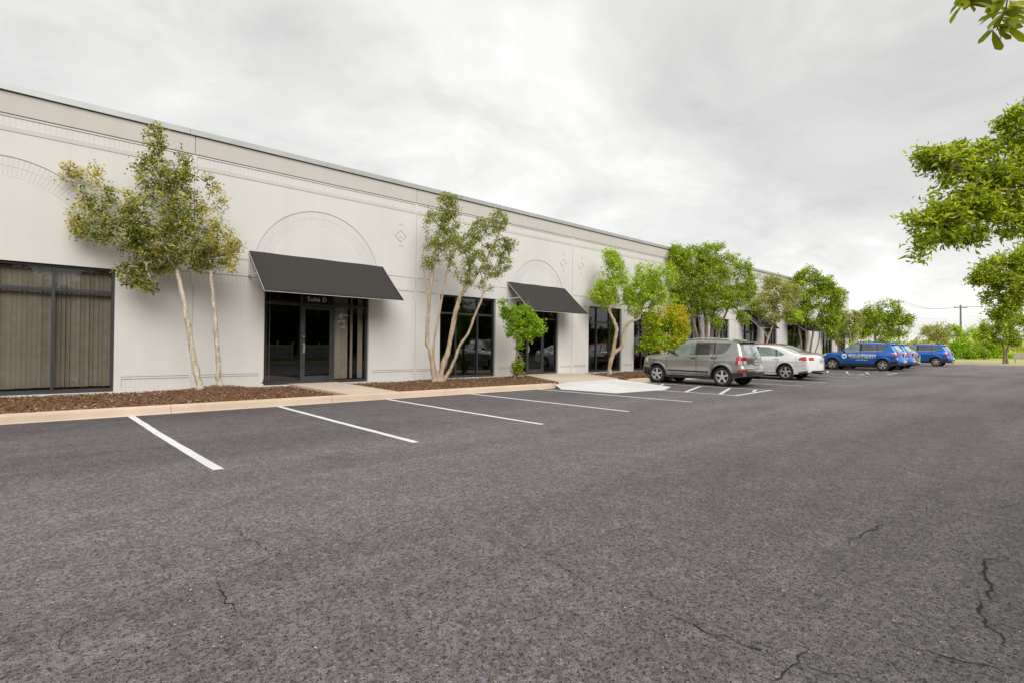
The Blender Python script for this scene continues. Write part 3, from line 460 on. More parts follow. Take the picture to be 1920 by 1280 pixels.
# white kerb ramp with flared sides
rv = [(13.2, YK+.125, .160), (15.75, YK+.125, .160), (12.42, 9.12, .006), (14.75, 8.98, .006), (15.95, 9.5, .006), (16.6, 10.9, .006), (16.38, YK+.1, .10), (12.2, 11.0, .006), (12.55, YK+.2, .10)]
o = mesh_obj('kerb_ramp', rv+[(x, y, -.05) for x, y, z in rv], [(2,3,1,0), (3,4,1), (4,5,6,1), (2,0,8,7), (7,16,11,2), (2,11,12,3), (3,12,13,4), (4,13,14,5)], M['ramp_concrete'])
tag(o, kind='structure')

def bed_z(x, y):
    n = np.sin(x*1.7+y*.9)*.02+np.sin(x*4.3-y*3.1)*.012+np.sin(x*.63)*.02
    u = np.clip((y-(YK+.15))/.8, 0, 1); v = np.clip((YW-y)/.5, 0, 1)
    z = .118-.035*u+n*.35*u+.02*v
    for (cx, cy, r, h) in ((3.3, 14.2, .9, .10), (3.9, 14.4, .8, .09), (10.1, 14.3, 1.2, .04), (13.3, 14.2, .8, .04)):
        z = z+h*np.exp(-((x-cx)**2+(y-cy)**2)/(r*r)*1.6)
    # lower under the two walks
    def walk(xa0, xa1, xb0, xb1):
        t = (y-YK)/(YW-YK)
        l_ = xa0+(xb0-xa0)*t; r_ = xa1+(xb1-xa1)*t
        d = np.minimum(x-l_, r_-x)
        return np.clip((d+.22)/.3, 0, 1)
    k = np.maximum(walk(5.62, 6.9, 5.76, 7.19), walk(12.75, 16.2, 15.1, 18.45))
    return z*(1-k)+.09*k
def grid_sheet(name, xs, ys, fn, mat):
    X, Y = np.meshgrid(xs, ys); Z = fn(X, Y)
    nx, ny = len(xs), len(ys)
    v = np.stack([X, Y, Z], -1).reshape(-1, 3)
    f = [(j*nx+i, j*nx+i+1, (j+1)*nx+i+1, (j+1)*nx+i) for j in range(ny-1) for i in range(nx-1)]
    return mesh_obj(name, v, f, mat, smooth=True)
o = grid_sheet('mulch_bed', np.arange(-40, 31.1, .11), np.linspace(YK+.15, YW+.02, 34), bed_z, M['mulch'])
tag(o, kind='structure')
o = grid_sheet('mulch_bed', np.arange(31.1, 58, .25), np.linspace(12.45, YW+.02, 16), lambda x, y: .15+.02*np.sin(x*3+y*2), M['mulch'])
tag(o, kind='structure')
# loose bark chips lying over the bed
def chips():
    n = 46000
    x = -3.5+27.5*rng.random(n)**1.25; y = YK+.13+(YW-YK-.16)*rng.random(n)
    t = (y-YK)/(YW-YK)
    in1 = (x > 5.55+.14*t) & (x < 6.97+.29*t); in2 = (x > 12.7+2.35*t) & (x < 16.25+2.25*t) | ((y < YK+.5) & (x > 12.2) & (x < 16.5))
    keep = ~(in1 | in2)
    x, y = x[keep], y[keep]; n = len(x)
    z = bed_z(x, y)+.004+.018*rng.random(n)
    L = .008+.022*rng.random(n)**2; Wd = L*(.25+.35*rng.random(n))
    a = rng.random(n)*6.283; tl = (rng.random(n)-.5)*1.1; tw = (rng.random(n)-.5)*1.1
    ux = np.stack([np.cos(a)*np.cos(tl), np.sin(a)*np.cos(tl), np.sin(tl)], -1)
    vx = np.stack([-np.sin(a)*np.cos(tw), np.cos(a)*np.cos(tw), np.sin(tw)], -1)
    c = np.stack([x, y, z+.01], -1)
    v = np.stack([c-ux*L[:,None]-vx*Wd[:,None]*.6, c+ux*L[:,None]-vx*Wd[:,None], c+ux*L[:,None]*.8+vx*Wd[:,None], c-ux*L[:,None]+vx*Wd[:,None]], 1).reshape(-1, 3)
    f = np.arange(n*4).reshape(-1, 4)
    o = mesh_obj('mulch_chips', v, f, M['mulch_chip'])
    tag(o, 'loose brown bark chips covering the planting bed along the wall', 'mulch', kind='stuff')
chips()

# kerbed planting islands round the two big shade trees
for (ix, iy, ir) in ((35.0, .45, 1.1), (17.5, -1.1, 1.35)):
    mb = MB(); mb.lathe([(ir, -.02), (ir, .12), (ir-.03, .15), (ir-.15, .15), (ir-.15, -.02)], 40, axis='z', c=(ix, iy, 0))
    tag(mb.build('kerb', M['kerb_concrete'], smooth=False), kind='structure')
    mb = MB(); mb.lathe([(ir-.151, .11), (ir*.5, .15), (0, .16)], 32, axis='z', c=(ix, iy, 0))
    tag(mb.build('mulch_bed', M['mulch'], smooth=True), kind='structure')
# ------------------------------------------------------------------ painted markings
def marking(pts, w=.1, name='parking_line'):
    """a painted stripe following a polyline, its hand-sprayed edges slightly uneven"""
    P = []
    for a, b in zip(pts[:-1], pts[1:]):
        n = max(2, int(math.dist(a, b)/.25))
        P += [(a[0]+(b[0]-a[0])*i/n, a[1]+(b[1]-a[1])*i/n) for i in range(n)]
    P.append(pts[-1])
    vs = []
    for i, p in enumerate(P):
        q0, q1 = P[max(0, i-1)], P[min(len(P)-1, i+1)]
        dx, dy = q1[0]-q0[0], q1[1]-q0[1]; L = math.hypot(dx, dy) or 1
        h1, h2 = w/2+random.uniform(-.004, .004), w/2+random.uniform(-.004, .004)
        vs += [(p[0]-dy/L*h1, p[1]+dx/L*h1, .004), (p[0]+dy/L*h2, p[1]-dx/L*h2, .004)]
    o = mesh_obj(name, vs, [(2*i, 2*i+1, 2*i+3, 2*i+2) for i in range(len(P)-1)], M['line_paint'])
    return tag(o, kind='structure')
for pts in ([(1.5, 11.36), (1.5, 8.7), (1.535, 6.04)], [(4.0, 11.36), (3.95, 8.7), (3.915, 6.08)], [(6.5, 11.36), (6.44, 8.8), (6.42, 6.18)],
            [(9.0, 11.33), (9.03, 8.8), (9.06, 6.33)], [(11.62, 11.36), (11.75, 9), (11.9, 6.51)], [(20.25, 11.3), (20.3, 6.93)], [(22.95, 11.3), (23.02, 7.0)], [(25.7, 11.3), (25.75, 7.1)], [(28.4, 11.3), (28.5, 7.2)],
            [(31.1, 12.2), (31.2, 7.3)], [(41.9, 12.2), (42.0, 7.5)], [(44.6, 12.2), (44.7, 7.6)], [(47.3, 12.2), (47.4, 7.6)], [(50.0, 12.2), (50.1, 7.7)], [(54.5, 12.2), (54.6, 7.7)], [(57.2, 12.2), (57.3, 7.8)], [(60.0, 12.2), (60, 7.8)]):
    marking(pts)
# the hatched aisle beside the grey car
marking([(14.32, 10.0), (14.4, 8.2), (14.52, 6.72)], .1)
marking([(17.0, 11.3), (17.1, 9), (17.32, 6.9)], .1)
marking([(14.48, 6.66), (17.42, 6.86)], .12)
marking([(14.45, 9.3), (17.0, 10.42)], .1)
marking([(14.4, 8.12), (17.03, 9.04)], .1); marking([(14.46, 7.1), (17.05, 8.02)], .1); marking([(16.2, 6.9), (17.12, 7.22)], .1)
# second hatched aisle further along
marking([(33.6, 12.1), (33.7, 7.4)], .1); marking([(36.2, 12.1), (36.4, 7.4)], .1); marking([(33.7, 7.4), (36.4, 7.5)], .12)
for y in (8.2, 9.2, 10.2, 11.2): marking([(33.68, y), (36.3, y+.8)], .1)
# wheelchair symbol in the stall between
def symbol(cx, cy, s=1.0):
    ring = [(cx+.42*s*math.cos(rad(a)), cy+.42*s*math.sin(rad(a))) for a in range(150, 400, 12)]
    marking(ring, .11)
    marking([(cx-.1*s, cy+.75*s), (cx-.02*s, cy+.22*s), (cx+.35*s, cy+.2*s), (cx+.55*s, cy-.28*s), (cx+.7*s, cy-.24*s)], .12)
    marking([(cx-.12*s, cy+1.02*s), (cx+.02*s, cy+1.02*s)], .16)
symbol(32.5, 8.6); symbol(38.0, 8.7)

# cracks in the asphalt
N_MAIN = len(CRACKS)
cr = random.Random(21)
for (x, y, a) in ((2.6, 2.9, .3), (1.2, 3.6, 1.9), (4.4, 2.2, .1), (3.4, 4.2, 2.6), (5.8, 3.1, .9), (6.9, 4.8, .2), (2.0, 5.0, .5), (8.5, 2.6, .1), (4.8, 5.6, 2.9), (10.5, 4.0, .3)):
    ln = [(x, y)]
    for k in range(cr.randint(9, 16)):
        a += cr.gauss(0, .38); x += .13*math.cos(a); y += .13*math.sin(a); ln.append((x, y))
    CRACKS.append(ln)
mb = MB()
for line in CRACKS:
    P = []
    for a, b in zip(line[:-1], line[1:]):
        n = max(2, int(math.dist(a, b)/.035))
        for i in range(n):
            t = i/n
            P.append((a[0]+(b[0]-a[0])*t+random.gauss(0, .012), a[1]+(b[1]-a[1])*t+random.gauss(0, .012)))
    P.append(tuple(line[-1]))
    nP = len(P); fat = {0: 1.5, 5: 1.3, 6: 1.4, 8: 2.2, 9: 2.2, 11: 1.2, 3: 1.1, 10: 1.0}.get(CRACKS.index(line), .6 if CRACKS.index(line) < N_MAIN else .25)
    vs = []
    for i, p in enumerate(P):
        q0, q1 = P[max(0, i-2)], P[min(nP-1, i+2)]
        dx, dy = q1[0]-q0[0], q1[1]-q0[1]; L = math.hypot(dx, dy) or 1
        env = min(1, i/4, (nP-1-i)/4)
        w = (.0016*min(1, .35+fat)+.0036*random.random()**1.5*fat)*(.2+.8*env)
        vs += [(p[0]-dy/L*w, p[1]+dx/L*w, .004), (p[0]+dy/L*w, p[1]-dx/L*w, .004)]
    mb.add(vs, [(2*i, 2*i+1, 2*i+3, 2*i+2) for i in range(nP-1)])
tag(mb.build('pavement_cracks', M['crack']), kind='structure')
# dry leaf scraps, twigs and grit scattered over the lot
def litter():
    n = 2600
    r = 1.6+9.5*rng.random(n)**1.5; a = rad(47)+(rng.random(n)-.62)*1.7
    x = r*np.cos(a); y = r*np.sin(a)
    k = y < 10.8; x, y = x[k], y[k]; n = len(x)
    L = .002+.0075*rng.random(n)**3.0; Wd = L*(.22+.6*rng.random(n)); th = rng.random(n)*6.283
    lift = L*.25
    u = np.stack([np.cos(th), np.sin(th), (rng.random(n)-.5)*.5], -1); v = np.stack([-np.sin(th), np.cos(th), (rng.random(n)-.5)*.4], -1)
    c = np.stack([x, y, .006+lift], -1)
    q = np.stack([c-u*L[:,None], c-v*Wd[:,None], c+u*L[:,None], c+v*Wd[:,None]], 1).reshape(-1, 3)
    o = mesh_obj('leaf_litter', q, np.arange(n*4).reshape(-1, 4), M['litter'])
    tag(o, 'scraps of dry leaf, twig and pale grit scattered on the dark asphalt', 'leaf litter', kind='stuff')
litter()

# ------------------------------------------------------------------ the building
BX0, BX1 = -40.0, 57.4
OPEN = [  # x0, x1, sill, head, kind
    (-2.19, 1.71, .13, 2.99, 'window_blinds'), (5.07, 8.24, .13, 3.05, 'door_blinds'), (10.98, 13.57, .13, 3.08, 'window'), (14.69, 17.14, .13, 3.05, 'door'),
    (19.18, 21.70, .13, 3.14, 'window'), (22.73, 25.2, .13, 3.1, 'window'), (27.1, 29.4, .13, 3.1, 'window'), (30.7, 33.07, .13, 3.1, 'window'),
    (34.96, 37.26, .13, 3.1, 'door'), (38.4, 40.63, .13, 3.1, 'window'), (42.6, 46.4, .13, 3.1, 'door'), (50.2, 52.7, .13, 3.1, 'window'), (54.3, 56.5, .13, 3.1, 'window')]
JOINTS = [-17.1, -10.45, -3.8, 3.32, 9.96, 18.03, 26.1, 33.9, 41.6, 49.2]
ARCH = {i: (1.9 if (b-a) > 2.9 else 1.55) for i, (a, b, *_r) in enumerate(OPEN)}
bld = empty('commercial_building', (0, 0, 0), 'long low pale greige office building with recessed brick arches and black awnings', 'building')
holes_front, holes_back, bricks, joints_mb = [], [], MB(), MB()
rect = lambda x0, x1, z0, z1: [(x0, z0), (x1, z0), (x1, z1), (x0, z1)]
for (a, b, s, h, k) in OPEN:
    holes_front.append(rect(a, b, s, h)); holes_back.append(rect(a-.003, b+.003, s-.003, h+.003))
DEPTH = .021
def soldier(x0, x1, z0, z1, pitch=.094, rows=1):
    """a recessed soldier course: slim bricks on the back of the recess"""
    if x1-x0 < .3: return
    holes_front.append(rect(x0, x1, z0, z1))
    n = max(1, int((x1-x0-.01)/pitch)); p = (x1-x0-.01)/n
    hz = (z1-z0-.02)/rows
    for i in range(n):
        xa = x0+.005+i*p
        for r in range(rows):
            za = z0+.01+r*hz
            bricks.box(xa+.004, xa+p-.004, YW+DEPTH-.006, YW+DEPTH+.01, za+.003, za+hz-.006)
edges = [BX0+.3]+JOINTS+[BX1-.3]
ztop_front = 6.09
for xa, xb in zip(edges[:-1], edges[1:]):
    xa, xb = xa+.05, xb-.05
    # segments of wall between openings within this panel
    inside = sorted([(a, b) for (a, b, *_q) in OPEN if a > xa-.1 and b < xb+.1])
    cuts = [xa]+[v for ab in inside for v in ab]+[xb]
    segs = [(cuts[i]+(.0 if i == 0 else .0), cuts[i+1]) for i in range(0, len(cuts), 2)]
    soldier(xa, xb, 5.82, 6.05, rows=1)
    for i, (p, q) in enumerate(segs):
        p2 = p+(.14 if i > 0 else 0); q2 = q-(.14 if i < len(segs)-1 else 0)
        soldier(p2, q2, 2.80, 3.10)
        soldier(p2, q2, .20, .42)
        if q2-p2 > .3:
            holes_front.append(rect(p2, q2, .455, .475))
        lo = p if i == 0 else p+.12; hi = q if i == len(segs)-1 else q-.12
        if hi-lo > .3: holes_front.append(rect(lo, hi, 3.53, 3.55))
for j in JOINTS:
    holes_front.append(rect(j-.012, j+.012, .5, 2.76)); holes_front.append(rect(j-.012, j+.012, 3.14, 3.51)); holes_front.append(rect(j-.012, j+.012, 3.57, 5.78))
    holes_front.append(rect(j-.012, j+.012, .02, .44))
def ring_poly(cx, cz, r0, r1, a0, a1, n=40):
    P = [(cx+r1*math.cos(rad(a0+(a1-a0)*i/n)), cz+r1*math.sin(rad(a0+(a1-a0)*i/n))) for i in range(n+1)]
    P += [(cx+r0*math.cos(rad(a1-(a1-a0)*i/n)), cz+r0*math.sin(rad(a1-(a1-a0)*i/n))) for i in range(n+1)]
    return P
for i, (a, b, s, h, k) in enumerate(OPEN):
    R1 = ARCH[i]; cx = (a+b)/2; cz = 3.3; R0 = R1-.43
    a0 = math.degrees(math.asin(.32/R0))
    holes_front.append(ring_poly(cx, cz, R0, R1, a0, 180-a0))
    n = int(math.pi*R1*(180-2*a0)/180/.088)
    for q in range(n):
        t0 = a0+(180-2*a0)*(q+.05)/n; t1 = a0+(180-2*a0)*(q+.95)/n
        for (ra, rb) in ((R1-.205, R1-.012), (R0+.012, R1-.217)):
            P = [(cx+r*math.cos(rad(t)), cz+r*math.sin(rad(t))) for r, t in ((ra, t0), (rb, t0), (rb, t1), (ra, t1))]
            bricks.prism(P, 'y', YW+DEPTH-.006, YW+DEPTH+.01)
islands = []
def diamond(cx, cz):
    w, d = .235, .20
    holes_front.append([(cx+w, cz), (cx, cz+d), (cx-w, cz), (cx, cz-d)])
    k = .84
    islands.append([(cx+w*k, cz), (cx, cz+d*k), (cx-w*k, cz), (cx, cz-d*k)])
    for s, zz in ((1, cz+.43), (1, cz-.27)):
        holes_front.append([(cx-.1, zz-.085), (cx-.075, zz-.085), (cx, zz-.022), (cx+.075, zz-.085), (cx+.1, zz-.085), (cx, zz)])
    st = MB()
    for q in range(8):
        r0 = .06 if q % 2 == 0 else .022
    pts = [(cx+(.062 if q % 2 == 0 else .02)*math.cos(rad(45*q)), cz+(.062 if q % 2 == 0 else .02)*math.sin(rad(45*q))) for q in range(8)]
    holes_star.append(pts)
holes_star = []
for j in JOINTS:
    for s in (-.6, .6): diamond(j+s, 4.88)
def filled(name, outer, holes, y, th, mat, parent, kids=()):
    cu = bpy.data.curves.new(name, 'CURVE'); cu.dimensions = '2D'; cu.fill_mode = 'BOTH'; cu.extrude = th/2
    for poly in [outer]+list(holes)+list(kids):
        sp = cu.splines.new('POLY'); sp.points.add(len(poly)-1)
        for p, q in zip(sp.points, poly): p.co = (q[0], q[1], 0, 1)
        sp.use_cyclic_u = True
    o = bpy.data.objects.new(name, cu); COL.objects.link(o)
    bpy.context.view_layer.update()
    dg = bpy.context.evaluated_depsgraph_get()
    me = bpy.data.meshes.new_from_object(o.evaluated_get(dg))
    me.name = name
    bpy.data.objects.remove(o)
    me.transform(Matrix(((1,0,0,0),(0,0,-1,y+th/2),(0,1,0,0),(0,0,0,1))))
    me.materials.clear(); me.materials.append(mat)
    for p in me.polygons: p.use_smooth = False
    return link(bpy.data.objects.new(name, me), parent)
wall = filled('wall', rect(BX0, BX1, 0, ztop_front), holes_front, YW, DEPTH+.004, M['wall_paint'], bld, islands)
filled('wall_core', rect(BX0, BX1, 0, 6.585), holes_back, YW+DEPTH, .24, M['wall_paint'], bld)
bricks.build('brickwork', M['wall_paint'], bld)
for pts in holes_star:
    mb = MB(); mb.prism(pts, 'y', YW-.014, YW+.01); mb.build('star_relief', M['wall_paint'], bld)
mb = MB()
for xa, xb in zip(edges[:-1], edges[1:]):
    mb.prism([(YW-.02, 6.105), (YW+.02, 6.105), (YW+.02, 6.555), (YW-.02, 6.555)], 'x', xa+.008, xb-.008)
    mb.prism([(YW-.012, 5.735), (YW+.015, 5.735), (YW+.015, 5.815), (YW-.004, 5.815)], 'x', xa+.05, xb-.05)
mb.build('parapet_band', M['band_paint'], bld)
mb = MB()
x = BX0
while x < BX1:
    e = min(x+3.6, BX1+.04)
    mb.prism([(YW-.075, 6.575), (YW-.05, 6.72), (YW+.36, 6.735), (YW+.36, 6.575)], 'x', x+.003, e-.003); x = e
mb.build('coping', M['coping_metal'], bld)
mb = MB()
mb.box(BX1-.26, BX1, YW+.27, 42, 0, 6.56); mb.box(BX0, BX0+.25, YW+.27, 42, 0, 6.56); mb.box(BX0, BX1, 42, 42.25, 0, 6.56)
mb.build('side_wall', M['wall_paint'], bld)
mb = MB(); mb.box(BX0+.3, BX1-.3, YW+.3, 41.9, 6.0, 6.2); mb.build('roof', M['roof_felt'], bld)
mb = MB(); mb.box(BX0+.3, BX1-.3, YW+.27, 20.4, .02, .12); mb.box(BX0+.3, BX1-.3, YW+.27, 20.4, 3.2, 3.3); mb.box(BX0+.3, BX1-.3, 20.2, 20.4, .12, 3.2)
for x in (-6, 3.5, 9.5, 18, 26, 34, 41.5, 49): mb.box(x, x+.1, YW+.27, 20.2, .12, 3.2)
mb.build('interior', M['dark_interior'], bld)

YF = YW+.085
TR0, TR1 = 2.40, 2.47
def bars(mb, x0, x1, z0, z1, mull, trans=True, w=.055, d=.11):
    mb.box(x0, x0+w, YF, YF+d, z0, z1); mb.box(x1-w, x1, YF, YF+d, z0, z1)
    mb.box(x0+w, x1-w, YF, YF+d, z0, z0+.085); mb.box(x0+w, x1-w, YF, YF+d, z1-w, z1)
    xs = [x0]+list(mull)+[x1]
    for m in mull: mb.box(m-w/2, m+w/2, YF-.004, YF+d-.004, z0+.085, z1-w)
    if trans:
        for a, b in zip(xs[:-1], xs[1:]):
            mb.box(a+(w if a == x0 else w/2), b-(w if b == x1 else w/2), YF+.003, YF+d-.003, TR0, TR1)
def slats(x0, x1, z0, z1, parent, ang=.42, skip=(), drop=.0):
    mb = MB(); x = x0; k = 0
    while x < x1:
        if not any(a < x < b for a, b in skip):
            a = ang+random.uniform(-.16, .16); w = .047
            dx, dy = w*math.cos(a), w*math.sin(a); y = YF+.24
            z = z0+random.uniform(0, .01)
            vs = []
            for t in (-1, -.4, .4, 1):
                c = .005*(1-t*t)
                vs += [(x+dx*t-c*math.sin(a), y+dy*t+c, z), (x+dx*t-c*math.sin(a), y+dy*t+c, z1)]
            mb.add(vs, [(0,2,3,1), (2,4,5,3), (4,6,7,5)])
        x += .084; k += 1
    mb.box(x0, x1, YF+.21, YF+.27, z1, z1+.04)
    mb.build('blind', M['blind_vinyl'], parent)
def glass(x0, x1, z0, z1, parent, mat='tinted_glass'):
    mesh_obj('pane', [(x0, YF+.05, z0), (x1, YF+.05, z0), (x1, YF+.05, z1), (x0, YF+.05, z1)], [(0,1,2,3)], M[mat], parent)
def panes(x0, x1, z0, z1, mull, parent, skip=None, clear=()):
    xs = [x0]+list(mull)+[x1]
    for i, (a, b) in enumerate(zip(xs[:-1], xs[1:])):
        mt = 'clear_glass' if i in clear else 'tinted_glass'
        if i != skip: glass(a+.03, b-.03, z0+.06, TR0+.02, parent, mt)
        glass(a+.03, b-.03, TR1-.02, z1-.03, parent, mt)
def awning(x0, x1, zt=3.79, zm=3.14, zb=2.63, proj=1.31):
    mb = MB(); n = 28
    vs = []; cols = 12
    for i in range(cols+1):
        t = i/cols
        for k in range(n+1):
            u = k/n
            sag = -.012*math.sin(math.pi*t)*(1-.5*abs(math.sin(u*math.pi*4)))+.004*math.sin(u*17+t*4)
            vs.append((x0+(x1-x0)*u, YW-.03-proj*t, zt+(zb-zt)*t+sag))
    fs = [(i*(n+1)+k, i*(n+1)+k+1, (i+1)*(n+1)+k+1, (i+1)*(n+1)+k) for i in range(cols) for k in range(n)]
    mb.add(vs, fs)
    aw = mb.build('awning', M['awning_canvas'], bld, smooth=True)
    sd = aw.modifiers.new('solid', 'SOLIDIFY'); sd.thickness = .012; sd.offset = -1
    fr = MB(); r = .016
    for x in ([x0+.02, x1-.02]+[x0+(x1-x0)*q for q in (.33, .67)]):
        e = .012 if x in (x0+.02, x1-.02) else 0
        tm = (zt-zm)/(zt-zb)
        fr.box(x-r, x+r, YW-.036, YW-.004, zm-.02, zt-.02)
        fr.tube([(x, YW-.05, zt-.035), (x, YW-.03-proj+.01, zb-.012)], .016, 6)
        fr.box(x-r, x+r, YW-.03-proj*tm, YW-.04, zm-.02, zm+.012)
    fr.tube([(x0, YW-.03-proj, zb-.012), (x1, YW-.03-proj, zb-.012)], .007, 6)
    fr.tube([(x0, YW-.03, zt-.01), (x1, YW-.03, zt-.01)], .013, 6)
    fr.tube([(x0-.004, YW-.03, zt+.004), (x0-.004, YW-.03-proj, zb+.004)], .006, 5); fr.tube([(x1+.004, YW-.03, zt+.004), (x1+.004, YW-.03-proj, zb+.004)], .006, 5)
    fr.build('awning_frame', M['awning_steel'], aw)
def text_mesh(body, size, name, mat, parent, mtx, ext=.002, bold=0.0, spacing=1.0):
    cu = bpy.data.curves.new(name, 'FONT'); cu.body = body; cu.size = size; cu.extrude = ext; cu.offset = bold
    cu.align_x = 'CENTER'; cu.align_y = 'CENTER'; cu.space_character = spacing
    o = bpy.data.objects.new(name, cu); COL.objects.link(o); bpy.context.view_layer.update()
    me = bpy.data.meshes.new_from_object(o.evaluated_get(bpy.context.evaluated_depsgraph_get())); me.name = name
    bpy.data.objects.remove(o); me.transform(mtx); me.materials.clear(); me.materials.append(mat)
    return link(bpy.data.objects.new(name, me), parent)
def face_front(x, y, z):     # text plane facing -Y
    return Matrix(((1,0,0,x),(0,0,-1,y),(0,1,0,z),(0,0,0,1)))
def door_leaf(x0, x1, handle_left=True):
    mb = MB(); y0, y1 = YF+.012, YF+.062; w = .085
    z0, z1 = .16, TR0-.012
    mb.box(x0, x0+w, y0, y1, z0, z1); mb.box(x1-w, x1, y0, y1, z0, z1); mb.box(x0+w, x1-w, y0, y1, z0, z0+.19); mb.box(x0+w, x1-w, y0, y1, z1-w, z1)
    d = mb.build('door', M['bronze_frame'], bld); bevel(d, .006)
    mesh_obj('pane', [(x0+w-.01, YF+.04, z0+.17), (x1-w+.01, YF+.04, z0+.17), (x1-w+.01, YF+.04, z1-w+.01), (x0+w-.01, YF+.04, z1-w+.01)], [(0,1,2,3)], M['tinted_glass'], d)
    hm = MB(); hx = x0+w*.5 if handle_left else x1-w*.5
    hm.box(hx-.03, hx+.03, YF-.01, YF+.011, 1.02, 1.32); hm.tube([(hx, YF-.005, 1.06), (hx, YF-.06, 1.08), (hx, YF-.06, 1.26), (hx, YF-.005, 1.28)], .012, 8)
    hm.build('handle', M['steel'], d)
    hm = MB(); hm.tube([(hx, YF+.013, 1.5), (hx, YF-.006, 1.5)], .028, 12); hm.build('lock', M['steel'], d)
    st = MB(); st.box(x0+w, x1-w, YF-.012, YF+.01, .125, .15); st.build('threshold', M['steel'], d)
for i, (a, b, s, h, k) in enumerate(OPEN):
    mb = MB(); n2 = (a+b)/2
    if k == 'window_blinds':
        mull = (-1.09, .61)
    elif k == 'window':
        mull = (a+.76, a+1.77) if abs(a-10.98) < .01 else ((a+.69, a+1.66) if i == 4 else (a+.78, a+1.6))
    elif k == 'door_blinds': mull = (6.14, 7.12)
    else: mull = (a+.66, a+1.62) if b-a < 3 else (a+1.3, a+2.3)
    bars(mb, a, b, s, h, mull)
    fr = mb.build('window', M['bronze_frame'], bld); bevel(fr, .004, 1)
    sm = MB(); sm.box(a-.0, b+.0, YW-.03, YF-.002, s-.055, s-.002); sm.build('sill', M['wall_paint'], fr)
    dk = 1 if 'door' in k else None
    panes(a, b, s, h, mull, fr, dk, (0, 1, 2) if k == 'window_blinds' else ((2,) if k == 'door_blinds' else ()))
    if dk: door_leaf(mull[0]+.03, mull[1]-.03)
    if k == 'window_blinds':
        slats(a+.05, b-.05, s+.12, h-.1, fr, .48)
    if k == 'door_blinds':
        slats(7.22, b-.05, s+.1, h-.1, fr, .12, skip=((7.66, 7.78), (7.88, 8.02)))
        slats(a+.08, a+.32, s+.1, h-.1, fr, 1.0)
        sg = MB(); sg.box(6.17, 7.09, YF+.018, YF+.032, 2.485, h-.06); sgo = sg.build('suite_sign', M['sign_black'], bld)
        text_mesh('Suite D', .18, 'lettering', M['white_letter'], sgo, face_front(6.6, YF+.014, 2.60), .001, .0008, 1.08)
        awning(4.63, 8.69)
    elif k == 'door':
        awning(a-.57, b+.36) if b-a < 3 else awning(a-.4, b+.4)
# small ground-level fittings against the wall
def fitting(name, label, x, y, z, col, cat):
    mb = MB(); mb.lathe([(.0, .0), (.055, .0), (.055, .03), (.03, .05), (.022, .12), (.0, .125)], 14, axis='z')
    o = mb.build(name, col, smooth=False); o.location = (x, y, z); tag(o, label, cat)
fitting('sprinkler_head', 'small dark sprinkler head in the mulch left of the entrance walk', 4.75, 14.6, .26, M['rubber'], 'sprinkler')
